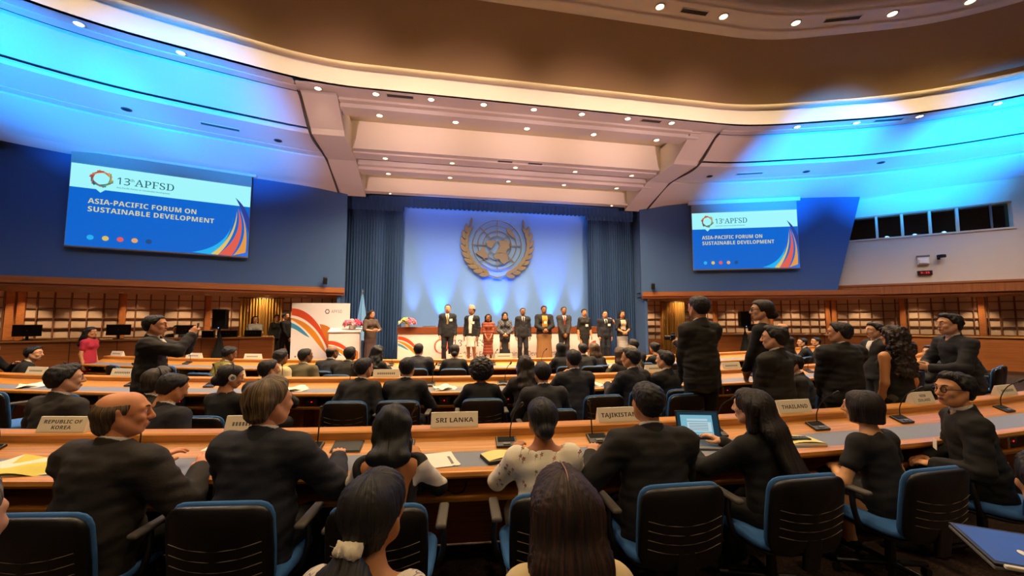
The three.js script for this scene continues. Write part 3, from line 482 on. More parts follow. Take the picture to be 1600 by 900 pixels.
// printed art shared by banner, lectern and table front
function arcs(x, w, h, k) {
  const A = (c, p) => { x.fillStyle = c; x.beginPath(); x.moveTo(p[0] * w, p[1] * h); x.bezierCurveTo(p[2] * w, p[3] * h, p[4] * w, p[5] * h, p[6] * w, p[7] * h); x.bezierCurveTo(p[8] * w, p[9] * h, p[10] * w, p[11] * h, p[12] * w, p[13] * h); x.fill(); };
  A('#c9731f', [0.48, 0.34, 0.62, 0.36, 0.68, 0.4, 0.69, 0.46, 0.7, 0.6, 0.69, 0.7, 0.65, 0.82]);
  A('#d24a1c', [0, 0.09, 0.32, 0.08, 0.6, 0.45, 0.66, 0.82, 0.56, 0.55, 0.3, 0.22, 0, 0.2]);
  A('#d9881c', [0, 0.24, 0.3, 0.3, 0.5, 0.5, 0.61, 0.82, 0.45, 0.68, 0.3, 0.42, 0, 0.27]);
  A('#3b93bd', [0, 0.32, 0.12, 0.36, 0.22, 0.44, 0.32, 0.56, 0.2, 0.52, 0.1, 0.42, 0, 0.4]);
}
const logoRing = (x, cx, cy, r, c, lw) => { x.strokeStyle = c; x.lineWidth = lw; x.beginPath(); for (let k = 0; k <= 12; k++) { const a = k * Math.PI / 6, q = r * (k % 2 ? 0.9 : 1.08); x.lineTo(cx + q * Math.cos(a), cy + q * Math.sin(a)); } x.stroke(); };
const bannerT = canvasTex(512, 512, (x, w, h) => { x.fillStyle = '#efe7e4'; x.fillRect(0, 0, w, h); arcs(x, w, h); x.fillStyle = '#cfc6dc'; x.fillRect(w * 0.71, h * 0.44, w * 0.09, h * 0.4); logoRing(x, 310, 70, 17, '#5b4d5c', 7); x.fillStyle = '#7d7484'; x.font = '34px sans-serif'; x.fillText('APFSD', 345, 82); ['#8a7f86', '#c8b9a8', '#8a7f86', '#9a8f96', '#3d3240'].forEach((c, i) => { x.fillStyle = c; x.beginPath(); x.arc(45 + i * 34, 440, 8, 0, 7); x.fill(); }); });
const lecternT = canvasTex(256, 256, (x, w, h) => { x.fillStyle = '#efe7e4'; x.fillRect(0, 0, w, h); x.save(); x.translate(0, h * 0.12); arcs(x, w * 1.4, h); x.restore(); });
const tableT = canvasTex(2048, 256, (x, w, h) => {
  x.fillStyle = '#efe0dc'; x.fillRect(0, 0, w, h); x.save(); arcs(x, 330, 270); x.restore();
  ['#c9432e', '#d86a52', '#b83a3a', '#e08a7a', '#c9432e', '#d86a52'].forEach((c, k) => { x.save(); x.translate(410, 118); x.rotate(k * Math.PI / 3 + 0.3); x.strokeStyle = c; x.lineWidth = 14; x.beginPath(); x.moveTo(-42, -48); x.quadraticCurveTo(0, -78, 44, -44); x.stroke(); x.restore(); });
  x.fillStyle = '#4a4a58'; x.font = '84px serif'; x.fillText('13', 520, 120); x.font = '28px serif'; x.fillText('th', 606, 80); x.font = '84px serif'; x.fillText('APFSD', 640, 120); x.font = '62px sans-serif'; x.fillText('Asia-Pacific Forum on Sustainable Development', 520, 215, 1050);
  x.save(); x.translate(w - 40, 60); x.scale(-1, 1); x.translate(0, 0); arcs(x, 200, 210); x.restore(); x.fillStyle = '#3d3240'; x.beginPath(); x.arc(1640, 120, 9, 0, 7); x.fill();
});
const print = t => new THREE.MeshStandardMaterial({ map: t, roughness: 0.8 });
{
  let g = thing('backdrop_banner', 'large white square banner with orange and teal curved stripes left of the stage', 'banner', [-5.38, 0.36, 1.1], 0.04);
  part('panel', box(1.56, 1.78, 0.05, 0, 0.89, 0), MAT.skirtWhite, g); part('print', new THREE.PlaneGeometry(1.56, 1.78).translate(0, 0.89, 0.0265), print(bannerT), g); for (const q of [-1, 1]) part('foot', box(0.06, 0.03, 0.3, q * 0.6, 0.015, -0.1), MAT.grey, g);
  g = thing('lectern', 'white lectern with orange and blue curved print beside the speaker woman', 'lectern', [-4.62, 0.36, 1.52], 0.1);
  part('body', rbox(0.8, 0.98, 0.5, 0.02).translate(0, 0.49, 0), MAT.skirtWhite, g); part('print', new THREE.PlaneGeometry(0.8, 0.9).translate(0, 0.46, 0.252), print(lecternT), g); part('top', rbox(0.86, 0.05, 0.56, 0.015).rotateX(0.15).translate(0, 1.0, 0), MAT.skirtWhite, g); part('microphone', tube([[0.1, 1.02, 0], [0.1, 1.2, -0.02], [0.12, 1.3, -0.1]], 0.008), MAT.black, g);
  g = thing('head_table', 'long head table on the stage with reddish top and white printed front', 'table', [0.0, 0.36, 0.95]);
  part('fascia', rbox(6.5, 0.2, 0.06, 0.01).translate(0, 0.98, 0.06), MAT.woodRed, g); part('table_top', rbox(6.5, 0.04, 0.44, 0.01).translate(0, 0.9, -0.16), MAT.woodRed, g);
  part('front_panel', box(6.46, 0.9, 0.04, 0, 0.45, 0.03), MAT.skirtWhite, g); part('front_print', new THREE.PlaneGeometry(6.44, 0.86).translate(0, 0.45, 0.055), print(tableT), g);
  for (const q of [-1, 1]) part('end_panel', box(0.05, 0.9, 0.4, q * 3.2, 0.45, -0.16), MAT.woodRed, g);
  for (const [x, w] of [[-2.3, 0.42], [-1.75, 0.18], [-0.25, 0.3], [2.65, 0.34], [0.75, 0.3]]) { const m = thing('table_monitor', 'low dark screen lying along the head table on the stage', 'monitor', [x, 1.28, 0.72], 0, 'low screens on the head table'); part('body', rbox(w, 0.16, 0.05, 0.01).rotateX(-0.3).translate(0, 0.1, 0), MAT.black, m); part('base', box(w * 0.5, 0.02, 0.12, 0, 0.01, 0), MAT.black, m); }
  // stair beside the table
  g = structure('stage_steps', 'small wooden steps between lectern and head table', 'steps'); for (let k = 0; k < 3; k++) part('tread', box(0.85, 0.06, 0.28, -3.7, 0.06 + 0.1 * k, 3.0 - 0.22 * k), MAT.woodPale, g);
  // flag
  g = thing('flag', 'furled light blue flag on a pole behind the lectern', 'flag', [-4.32, 0.36, 0.72]);
  part('pole', cyl(0.014, 0.014, 2.15, 8).translate(0, 1.08, 0), MAT.metal, g); part('finial', new THREE.ConeGeometry(0.025, 0.1, 8).translate(0, 2.2, 0), MAT.metal, g); part('base', cyl(0.12, 0.16, 0.05, 16).translate(0, 0.025, 0), MAT.metal, g);
  const rows = []; for (let r = 0; r <= 10; r++) { const t = r / 10, o = []; for (let i = 0; i < 28; i++) { const a = i / 28 * Math.PI * 2, rad = (0.015 + 0.15 * Math.pow(t, 0.9)) * (1 + 0.28 * Math.sin(a * 5 + t)); o.push([Math.cos(a) * rad * 1.1, 2.08 - 1.4 * t, Math.sin(a) * rad * 0.6]); } rows.push(o); }
  part('cloth', smoothLoft(rows, true), std(0x6ea3d8, { roughness: 0.85 }), g);
  part('white_emblem', new THREE.TorusGeometry(0.05, 0.012, 6, 16).scale(0.8, 1.3, 1).translate(0.03, 1.15, 0.115), MAT.paper, g);
}
// flower arrangements
function flowers(x, y, z, cols, label) {
  const g = thing('flower_arrangement', label, 'flowers', [x, y, z]); part('bowl', cyl(0.1, 0.07, 0.1, 14).translate(0, 0.05, 0), MAT.skirtWhite, g);
  const petal = []; for (let k = 0; k < 6; k++) { const a = k * Math.PI / 3; petal.push(new THREE.SphereGeometry(0.022, 6, 4).scale(1, 0.5, 1.5).rotateX(-0.6).translate(0, 0.008, 0.026).rotateY(a)); } petal.push(new THREE.SphereGeometry(0.014, 6, 4)); const bloom = merge(petal);
  const lsh = new THREE.Shape(); lsh.moveTo(0, 0); lsh.quadraticCurveTo(0.03, 0.07, 0, 0.16); lsh.quadraticCurveTo(-0.03, 0.07, 0, 0); const lg = new THREE.ExtrudeGeometry(lsh, { depth: 0.003, bevelEnabled: false });
  const lm = std(0x4c7a35), cm = cols.map(c => std(c, { roughness: 0.8 }));
  for (let i = 0; i < 44; i++) { const th = rr(0, 6.28), ph = Math.acos(rr(0.0, 1)), r = 0.17; const ci = Math.min(cols.length - 1, Math.max(0, Math.floor((Math.sin(th) * Math.sin(ph) * 0.5 + 0.5 + rr(-0.12, 0.12)) * cols.length))); const m = part('bloom', bloom, cm[ci], g); m.position.set(r * 1.45 * Math.sin(ph) * Math.sin(th), 0.1 + r * 0.9 * Math.cos(ph), r * 0.9 * Math.sin(ph) * Math.cos(th)); m.quaternion.setFromUnitVectors(V(0, 1, 0), m.position.clone().sub(V(0, 0.08, 0)).normalize()); m.scale.setScalar(rr(0.9, 1.3)); }
  for (let i = 0; i < 16; i++) { const a = i / 16 * 6.28 + rr(-0.1, 0.1); const m = part('leaf', lg, lm, g); m.position.set(Math.sin(a) * 0.17, 0.1, Math.cos(a) * 0.12); m.rotation.set(rr(0.9, 1.6), a, 0, 'YXZ'); }
}
flowers(-4.42, 1.4, 1.55, [0xd8718f, 0xe6a6b5, 0xc9486f], 'pink flower arrangement on the lectern');
flowers(-2.95, 1.44, 1.08, [0xf0e6c8, 0xd8dc6a, 0xcf6f8c, 0xd98aa0], 'white, yellow and pink flower arrangement on the end of the head table');
flowers(3.45, 1.44, 1.08, [0xf0e6c8, 0xe8d7a8, 0xd99a8a], 'cream flower arrangement behind the stage guests at the right end of the head table');
// uplights behind the head table
function uplight(x, cd, color, label, key, e, group) {
  const g = thing('floor_uplight', label, 'uplight', [x, 0.36, 0.3], 0, group); part('housing', rbox(0.16, 0.1, 0.14, 0.02).translate(0, 0.05, 0), MAT.black, g); part('stand', box(0.06, 0.7, 0.06, 0, 0.4, 0), MAT.black, g);
  part('head', cyl(0.07, 0.06, 0.12, 14).translate(0, 0.8, 0), MAT.black, g); part('lens', cyl(0.06, 0.06, 0.01, 14).translate(0, 0.862, 0), lens(key, color, e), g);
  spot(g, color, cd, key === 'upb' ? 0.36 : 0.28, 0.9, [0, 3.0, -0.3], 0.9, 2);
}
const UPB = new THREE.Color(0.0, 0.2, 1.0), UPW = new THREE.Color(0.38, 0.55, 1.0);
for (const [x, b] of [[-2.85, 0], [-1.95, 1], [-0.97, 0], [-0.05, 1], [0.8, 0], [1.82, 1], [2.75, 0]]) uplight(x, LIGHT.stageUp * (b ? 1.9 : 0.32), b ? UPB : UPW, b ? 'deep blue floor uplight behind the head table' : 'pale blue floor uplight behind the head table', b ? 'upb' : 'upw', 3, b ? 'deep blue uplights' : 'pale blue uplights');
{ // strip in the slot above the valance
  const g = thing('strip_light', 'blue strip light in the slot above the stage valance', 'strip light', [0, 5.64, 0.58]); part('housing', box(8.4, 0.04, 0.06, 0, -0.01, 0), MAT.blackMatte, g); part('tube', cyl(0.012, 0.012, 6.2, 8).rotateZ(Math.PI / 2).translate(0.2, 0.018, 0), lens('strip', new THREE.Color(0, 0.5, 1), 4), g);
  const l = new THREE.RectAreaLight(new THREE.Color(0.0, 0.35, 1), 40, 6.2, 0.05); l.position.set(0.2, 0.04, 0); l.rotation.set(Math.PI / 2 - 0.6, 0, 0); l.name = 'strip_glow'; g.add(l);
}
// ---------------------------------------------------------------- curved desk rows (arcs about x = 0, z = -14)
const ARC = { A: 24.8, B: 22.05, C: 19.5 };
const onArc = (r, x, y = 0) => [x, y, -14 + Math.sqrt(r * r - x * x)];
const arcTurn = (r, x) => Math.atan2(x, Math.sqrt(r * r - x * x));   // turn that makes +z point away from the stage
function arcSweep(sec, x0, x1, r0, n = 48) {   // sec: [radius offset, height] outline; ends follow the same angle
  const t0 = Math.asin(x0 / r0), t1 = Math.asin(x1 / r0), rows = [];
  for (let i = 0; i <= n; i++) { const t = t0 + (t1 - t0) * i / n; rows.push(sec.map(([o, y]) => [(r0 + o) * Math.sin(t), y, -14 + (r0 + o) * Math.cos(t)])); }
  return loft(rows, true);
}
const ctlT = canvasTex(128, 64, (x, w, h) => { x.fillStyle = '#17130f'; x.fillRect(0, 0, w, h); x.strokeStyle = '#4a4038'; x.lineWidth = 3; x.strokeRect(6, 6, w - 12, h - 12); x.fillStyle = '#8a8078'; for (let i = 0; i < 3; i++) x.fillRect(84, 16 + i * 12, 24, 4); x.fillStyle = '#c22'; x.fillRect(44, 26, 14, 12); x.fillStyle = '#777'; x.fillRect(20, 28, 14, 8); });
const ctlM = new THREE.MeshStandardMaterial({ map: ctlT, roughness: 0.5 });
const redLamp = new THREE.MeshStandardMaterial({ color: 0x400000, emissive: 0xff1a1a, emissiveIntensity: 1.5 });
function deskRow(key, x0, x1, label, fine) {
  const R = ARC[key], g = thing('conference_desk', label, 'desk');
  part('edge_strip', arcSweep([[0.57, 0.7], [0.58, 0.715], [0.575, 0.738], [0.56, 0.742], [0.5, 0.742], [0.5, 0.7]], x0, x1, R), MAT.woodDesk, g);
  part('writing_surface', arcSweep([[0.5, 0.741], [0.2, 0.741], [0.2, 0.7], [0.5, 0.7]], x0, x1, R), MAT.writing, g);
  part('control_slope', arcSweep([[0.2, 0.742], [0.05, 0.8], [0.05, 0.7], [0.2, 0.7]], x0, x1, R), MAT.woodDesk, g);
  part('ledge', arcSweep([[0.05, 0.79], [0.055, 0.85], [0.045, 0.86], [-0.08, 0.86], [-0.09, 0.85], [-0.09, 0.8], [-0.02, 0.76]], x0, x1, R), MAT.woodDesk, g);
  part('front_panel', arcSweep([[-0.03, 0.82], [-0.06, 0.82], [-0.06, 0.02], [-0.03, 0.02]], x0, x1, R), MAT.wood, g);
  part('shelf', arcSweep([[0.5, 0.535], [0.51, 0.56], [0.5, 0.565], [0.0, 0.565], [0.0, 0.53]], x0, x1, R), MAT.woodDesk, g);
  part('shelf_back', arcSweep([[0.0, 0.7], [-0.02, 0.7], [-0.02, 0.53], [0.0, 0.53]], x0, x1, R), MAT.wood, g);
  const dv = box(0.03, 0.14, 0.44, 0, 0.633, 0.25), leg = box(0.05, 0.54, 0.3, 0, 0.27, 0.15), cb = rbox(0.15, 0.1, 0.05, 0.006);
  const n = Math.round((x1 - x0) / 0.82);
  for (let i = 0; i <= n; i++) {
    const x = x0 + (x1 - x0) * i / n, t = arcTurn(R, x);
    const d = part('divider', dv, MAT.woodDesk, g); d.position.set(...onArc(R, x)); d.rotation.y = t;
    if (i % 2 === 0) { const l = part('leg_panel', leg, MAT.wood, g); l.position.set(...onArc(R, x)); l.rotation.y = t; }
    if (i < n) { const xc = x + 0.12; const c = part('control_box', cb, MAT.black, g); c.position.set(...onArc(R + 0.44, xc, 0.62)); c.rotation.y = arcTurn(R, xc); part('control_face', new THREE.PlaneGeometry(0.14, 0.09).translate(0, 0, 0.0262), ctlM, c); part('status_lamp', box(0.012, 0.012, 0.004, 0, 0, 0.028), redLamp, c); }
  }
}
deskRow('A', -7.4, 7.6, 'curved desk row with shelf openings facing the two women seen from behind', true);
deskRow('B', -8.7, 10.2, 'curved desk row between the front row and the rearmost desk row');
deskRow('C', -9.3, 9.3, 'curved desk row closest to the stage');

// microphone units
const micBaseG = rbox(0.15, 0.018, 0.11, 0.006), micBtn = box(0.05, 0.006, 0.02, 0, 0.012, 0.03), neckG = tube([[0.03, 0.01, -0.03], [0.035, 0.1, -0.03], [0.06, 0.22, 0.02], [0.09, 0.27, 0.08]], 0.0045, 6, 14), micG = new THREE.CapsuleGeometry(0.012, 0.03, 4, 8).rotateX(0.9).rotateY(0.4).translate(0.096, 0.28, 0.095);
const micBaseM = std(0x2c2a28, { roughness: 0.4 });
function micUnit(row, x, label, group, flip = 1) {
  const R = ARC[row] + 0.13, g = thing('microphone_unit', label, 'microphone', onArc(R, x, 0.777), arcTurn(R, x), group); 
  const b = part('base', micBaseG, micBaseM, g); b.rotation.x = 0.37; part('button', micBtn, MAT.grey, b); part('speaker_grille', box(0.12, 0.004, 0.05, 0, 0.01, -0.02), MAT.blackMatte, b);
  const n = part('gooseneck', neckG, MAT.black, g), m = part('capsule', micG, MAT.black, g); if (flip < 0) { n.scale.x = m.scale.x = -1; }
}
for (const [x, f] of [[-4.15, 1], [-2.97, 1], [-2.35, 1], [-1.63, 1], [-0.95, -1], [0.02, 1], [0.98, 1], [1.92, 1], [3.39, 1], [4.3, 1], [-5.1, 1]]) micUnit('A', x, 'black gooseneck microphone unit on the rearmost desk row', 'microphones on the rearmost desk row', f);
for (const x of [-7.2, -6.2, -5.1, -4.2, -3.3, -2.2, -1.2, -0.2, 0.7, 1.8, 2.9, 4.2]) micUnit('B', x, 'black gooseneck microphone unit on the middle desk row', 'microphones on the middle desk row', 1);
for (const x of [-8.2, -7.1, -6.2, -5.2, -4.1, -3, -2, -1, 0, 1, 2, 3]) micUnit('C', x, 'black gooseneck microphone unit on the desk row closest to the stage', 'microphones on the row closest to the stage', 1);

// name plates
function plateText(lines) { return canvasTex(256, 96, (x, w, h) => { x.fillStyle = '#e6dcc2'; x.fillRect(0, 0, w, h); x.fillStyle = '#3a352c'; x.textAlign = 'center'; const s = lines.length > 1 ? 34 : 42; x.font = 'bold ' + s + 'px sans-serif'; lines.forEach((l, i) => x.fillText(l, w / 2, lines.length > 1 ? 40 + i * 38 : 64, w - 24)); }); }
const blurT = canvasTex(256, 96, (x, w, h) => { x.fillStyle = '#e6dcc2'; x.fillRect(0, 0, w, h); x.fillStyle = '#6d665a'; for (let i = 0; i < 9; i++) x.fillRect(40 + i * 20, 36, 13, 26); });
const plateSh = new THREE.Shape([[-0.04, 0], [0.04, 0], [0.006, 0.105], [-0.006, 0.105]].map(p => new THREE.Vector2(...p)));
function plate(row, x, lines, label, w = 0.34, group) {
  const R = ARC[row] - 0.02, g = thing('name_plate', label, 'name plate', onArc(R, x, 0.86), arcTurn(R, x), group);
  part('body', new THREE.ExtrudeGeometry(plateSh, { depth: w, bevelEnabled: false }).rotateY(Math.PI / 2).translate(-w / 2, 0, 0), MAT.cream, g);
  const m = new THREE.MeshStandardMaterial({ map: lines ? plateText(lines) : blurT, roughness: 0.7 });
  part('lettering', new THREE.PlaneGeometry(w - 0.01, 0.098).rotateX(-0.313).translate(0, 0.0525, 0.0245), m, g);
}
plate('A', -4.72, ['REPUBLIC OF', 'KOREA'], 'cream name plate reading REPUBLIC OF KOREA');
plate('A', -3.45, null, 'cream name plate half hidden behind the man in the navy suit', 0.3);
plate('A', -1.99, ['SRI LANKA'], 'cream name plate reading SRI LANKA', 0.345);
plate('A', -0.72, ['TAJIKISTAN'], 'cream name plate beginning with TA behind the man in black', 0.34);
plate('A', 0.89, ['THAILAND'], 'cream name plate reading THAILAND', 0.34);
plate('A', 2.42, ['NEW', 'ZEALAND'], 'cream name plate beginning with NEW behind the man with glasses', 0.3);
plate('A', 3.78, null, 'cream name plate at the end of the rearmost desk beside the leaning man', 0.34);
for (const x of [-7.85, -6.45, -4.9, -2.79, 1.2, 2.6]) plate('B', x, null, 'cream name plate on the middle desk row', 0.36, 'name plates on the middle desk row');
for (const x of [-9.0, -7.05, -5.76, -1.7, -0.74, 0.9]) plate('C', x, null, 'cream name plate on the desk row closest to the stage', 0.36, 'name plates on the row closest to the stage');

// ---------------------------------------------------------------- chairs
function pillow(w, h, d, e = 0.35, nx = 22, ny = 14) {
  const sp = (v, p) => Math.sign(v) * Math.pow(Math.abs(v), p), pos = [], uv = [], idx = [];
  for (let j = 0; j <= ny; j++) for (let i = 0; i <= nx; i++) { const th = i / nx * Math.PI * 2, ph = -Math.PI / 2 + j / ny * Math.PI; pos.push(w / 2 * sp(Math.cos(ph), 0.5) * sp(Math.cos(th), e), h / 2 * sp(Math.cos(ph), 0.5) * sp(Math.sin(th), e), d / 2 * sp(Math.sin(ph), 0.7)); uv.push(i / nx * 1.2, j / ny * 0.5); }
  for (let j = 0; j < ny; j++) for (let i = 0; i < nx; i++) { const a = j * (nx + 1) + i, b = a + 1, c = a + nx + 1, q = c + 1; idx.push(a, b, c, b, q, c); }
  const g = new THREE.BufferGeometry(); g.setAttribute('position', new THREE.Float32BufferAttribute(pos, 3)); g.setAttribute('uv', new THREE.Float32BufferAttribute(uv, 2)); g.setIndex(idx); g.computeVertexNormals(); return g;
}
const bend = (g, k) => { const p = g.attributes.position; for (let i = 0; i < p.count; i++) p.setZ(i, p.getZ(i) + k * p.getX(i) ** 2); g.computeVertexNormals(); return g; };
function makeChair() {       // local: sitter faces -z, origin on the floor under the seat
  const g = new THREE.Group(); g.name = 'x'; const K = 0.75;
  const back = new THREE.Group(); back.name = 'backrest'; back.position.set(0, 0.62, 0.27); back.rotation.x = 0.12; g.add(back);
  part('shell', bend(pillow(0.47, 0.45, 0.062), -0.55).translate(0, 0, 0.022), MAT.chairShell, back);
  part('cushion', bend(pillow(0.464, 0.452, 0.04), -0.55).translate(0, 0.004, -0.012), MAT.chairBlue, back);
  for (let k = 0; k < 4; k++) { const y = 0.06 - k * 0.05, pts = []; for (let i = 0; i <= 8; i++) { const x = -0.2 + i * 0.05; pts.push([x, y - 0.028 * (1 - (x / 0.2) ** 2), 0.0505 - 0.55 * x * x]); } part('piping', tube(pts, 0.0022, 5, 16), MAT.piping, back); }
  part('seat', bend(pillow(0.5, 0.48, 0.085, 0.4).rotateX(Math.PI / 2), 0).translate(0, 0.43, 0.0), MAT.chairBlue, g);
  part('seat_pan', pillow(0.46, 0.44, 0.05, 0.4).rotateX(Math.PI / 2).translate(0, 0.385, 0.0), MAT.chairShell, g);
  part('spine', rbox(0.1, 0.3, 0.03, 0.01).rotateX(0.1).translate(0, 0.47, 0.29), MAT.chairShell, g);
  for (const s of [-1, 1]) { const a = new THREE.Group(); a.name = 'armrest'; g.add(a); part('pad', rbox(0.055, 0.03, 0.27, 0.014, 3).translate(s * 0.28, 0.64, -0.02), MAT.armPad, a); part('support', tube([[s * 0.28, 0.63, 0.0], [s * 0.29, 0.5, 0.02], [s * 0.25, 0.39, 0.03], [s * 0.18, 0.38, 0.03]], 0.016, 8, 12), MAT.chairShell, a); }
  part('column', cyl(0.025, 0.03, 0.3, 12).translate(0, 0.22, 0), MAT.black, g);
  for (let k = 0; k < 5; k++) { const a = k * Math.PI * 2 / 5 + 0.3; const l = part('base_leg', tube([[0, 0.12, 0], [0, 0.1, 0.14], [0, 0.075, 0.28]], 0.018, 8, 8), MAT.chairShell, g); l.rotation.y = a; part('caster', cyl(0.025, 0.025, 0.035, 12).rotateZ(Math.PI / 2).translate(0, 0.027, 0.28), MAT.black, l); }
  return g;
}
const chairProto = makeChair();
function chair(x, z, turn, label, group) { const c = chairProto.clone(); c.name = numbered('office_chair'); c.position.set(x, 0, z); c.rotation.y = turn; c.userData = { label, category: 'chair' }; if (group) c.userData.group = group; scene.add(c); return c; }

// ---------------------------------------------------------------- things on the rearmost desk
const atA = (x, o, y = 0.742) => onArc(ARC.A + o, x, y);
{
  let t = arcTurn(24.8, -0.27), g = thing('laptop', 'open laptop with a pale blue screen in front of the long haired woman', 'laptop', atA(-0.2, 0.3), t - 0.25);
  part('keyboard_base', rbox(0.32, 0.014, 0.22, 0.005).translate(0, 0.008, 0.02), MAT.grey, g); const lid = new THREE.Group(); lid.name = 'lid'; lid.position.set(0, 0.012, -0.09); lid.rotation.x = -0.32; g.add(lid);
  part('bezel', rbox(0.32, 0.21, 0.008, 0.003).translate(0, 0.105, 0), MAT.black, lid);
  const sc = canvasTex(256, 160, (x, w, h) => { x.fillStyle = '#123a4a'; x.fillRect(0, 0, w, h); x.fillStyle = '#8fd0e6'; x.fillRect(20, 20, 200, 124); x.fillStyle = '#d8f2fa'; x.fillRect(60, 44, 130, 12); x.fillRect(60, 64, 150, 60); x.fillStyle = '#5d8797'; for (let i = 0; i < 5; i++) x.fillRect(70, 72 + i * 10, 120, 3); });
  const sm = new THREE.MeshStandardMaterial({ color: 0x000000, emissive: 0xffffff, emissiveMap: sc, emissiveIntensity: 0.7 }); part('display', new THREE.PlaneGeometry(0.3, 0.185).translate(0, 0.108, 0.0046), sm, lid);
  const kt = canvasTex(256, 128, (x, w, h) => { x.fillStyle = '#55504a'; x.fillRect(0, 0, w, h); x.fillStyle = '#1b1a19'; for (let r = 0; r < 5; r++) for (let c = 0; c < 13; c++) x.fillRect(6 + c * 19, 6 + r * 16, 16, 13); }); part('keys', new THREE.PlaneGeometry(0.29, 0.14).rotateX(-Math.PI / 2).translate(0, 0.0155, 0.01), new THREE.MeshStandardMaterial({ map: kt, roughness: 0.6 }), g);
  const ll = new THREE.RectAreaLight(0x9fd8f0, 0.8, 0.28, 0.17); ll.position.set(0, 0.108, 0.01); ll.rotation.y = Math.PI; ll.name = 'screen_glow'; lid.add(ll);
  g = thing('tablet', 'closed black tablet case lying on the desk beside the navy suited man', 'tablet', atA(-2.73, 0.12, 0.775), arcTurn(24.8, -2.73)); const tb = part('cover', rbox(0.2, 0.02, 0.12, 0.008).rotateX(0.36), MAT.black, g); part('edge', rbox(0.205, 0.008, 0.125, 0.003).rotateX(0.36), MAT.grey, g);
  const book = (x, o, w, d, turn, label, cover, th = 0.02) => { const b = thing('notebook', label, 'notebook', atA(x, o), arcTurn(24.8, x) + turn); part('cover', rbox(w + 0.008, th, d + 0.008, 0.003).translate(0, th / 2, 0), cover, b); part('pages', rbox(w, th * 0.8, d, 0.002).translate(0.003, th * 0.75, 0), MAT.paper, b); const cl = []; for (let i = 0; i <= 8; i++) { const u = i / 8; cl.push([[-w / 2 + w * u, th * 1.2 + 0.012 * Math.sin(u * Math.PI), -d / 2], [-w / 2 + w * u, th * 1.2 + 0.012 * Math.sin(u * Math.PI), d / 2]]); } part('open_page', smoothLoft(cl, false), std(0xe8d98c, { roughness: 0.9 }), b); return b; };
  book(-1.72, 0.38, 0.2, 0.16, 0.3, 'open notebook with yellowish pages beside the woman in the floral blouse', MAT.black);
  g = book(0.53, 0.4, 0.24, 0.17, -0.2, 'cream notebook with a phone lying on it beside the short haired woman', MAT.cream);
  g = thing('mobile_phone', 'dark mobile phone lying on the cream notebook', 'phone', atA(0.5, 0.4, 0.778), arcTurn(24.8, 0.5) - 0.25); part('body', rbox(0.15, 0.008, 0.072, 0.004).translate(0, 0.005, 0), MAT.black, g); part('glass', rbox(0.142, 0.002, 0.064, 0.001).translate(0, 0.0095, 0), std(0x24405e, { roughness: 0.1 }), g);
  const sheetG = (w, d, bumps) => { const rows = []; for (let j = 0; j <= 10; j++) { const o = []; for (let i = 0; i <= 14; i++) { const u = i / 14 - 0.5, v = j / 10 - 0.5; o.push([u * w, 0.004 + bumps * (0.5 + 0.5 * Math.sin(u * 7 + v * 3 + 1)) + bumps * 0.4 * Math.sin(v * 9), v * d]); } rows.push(o); } return smoothLoft(rows, false); };
  const sheet = (x, o, w, d, turn, label, m, bumps = 0.001, y = 0.742) => { const s = thing('paper_sheet', label, 'paper', atA(x, o, y), arcTurn(24.8, x) + turn); part('sheet', sheetG(w, d, bumps), m, s); part('under_sheet', sheetG(w * 0.97, d * 0.97, 0).rotateY(0.08), MAT.paper, s); };
  const txt = new THREE.MeshStandardMaterial({ map: canvasTex(128, 176, (x, w, h) => { x.fillStyle = '#e9e4d4'; x.fillRect(0, 0, w, h); x.fillStyle = '#77736a'; for (let i = 0; i < 14; i++) x.fillRect(12, 16 + i * 10, 104 - (i % 4) * 14, 3); }), roughness: 0.9 });
  txt.map.wrapS = txt.map.wrapT = THREE.RepeatWrapping;
  sheet(-2.1, 0.36, 0.2, 0.28, 0.25, 'printed white sheet beside the woman with the open back', txt);
  sheet(-4.5, 0.36, 0.5, 0.3, 0.1, 'crumpled yellow newspaper on the desk before the balding man', std(0xe0cf63, { roughness: 0.95 }), 0.03);
  sheet(-4.75, 0.34, 0.3, 0.28, -0.3, 'white papers beside the yellow newspaper', MAT.paper, 0.01);
  sheet(-3.6, 0.15, 0.12, 0.08, 0.1, 'small pale card between the balding man and the navy suited man', MAT.cream, 0.001, 0.782);
  g = thing('power_adapter', 'white power adapter on the shelf of the rearmost desk', 'adapter', atA(-2.1, 0.42, 0.566), 0.2); part('body', rbox(0.07, 0.07, 0.06, 0.012).translate(0, 0.035, 0), MAT.cream, g); part('cord', tube([[0.02, 0.03, 0.03], [0.08, 0.006, 0.07], [0.14, 0.006, 0.05], [0.17, 0.05, 0.02]], 0.004), MAT.black, g);
  const bunch = (row, x, label) => { const s = thing('paper_stack', label, 'papers', onArc(ARC[row] + 0.33, x, 0.742), arcTurn(ARC[row], x) + rr(-0.4, 0.4)); for (let k = 0; k < 3; k++) part('sheet', sheetG(0.26, 0.2, 0.004 + 0.01 * k).rotateY(k * 0.3).translate(0, k * 0.008, 0), MAT.paper, s); };
  bunch('B', -3.9, 'loose white papers on the middle desk row behind the fair haired man'); bunch('B', -2.0, 'loose white papers on the middle desk row beside the woman with round curly hair'); bunch('B', 0.0, 'loose white papers on the middle desk row before the empty chair'); bunch('B', -7.5, 'loose papers at the left end of the middle desk row'); bunch('B', 1.6, 'loose papers on the middle desk row beside the tall standing man');
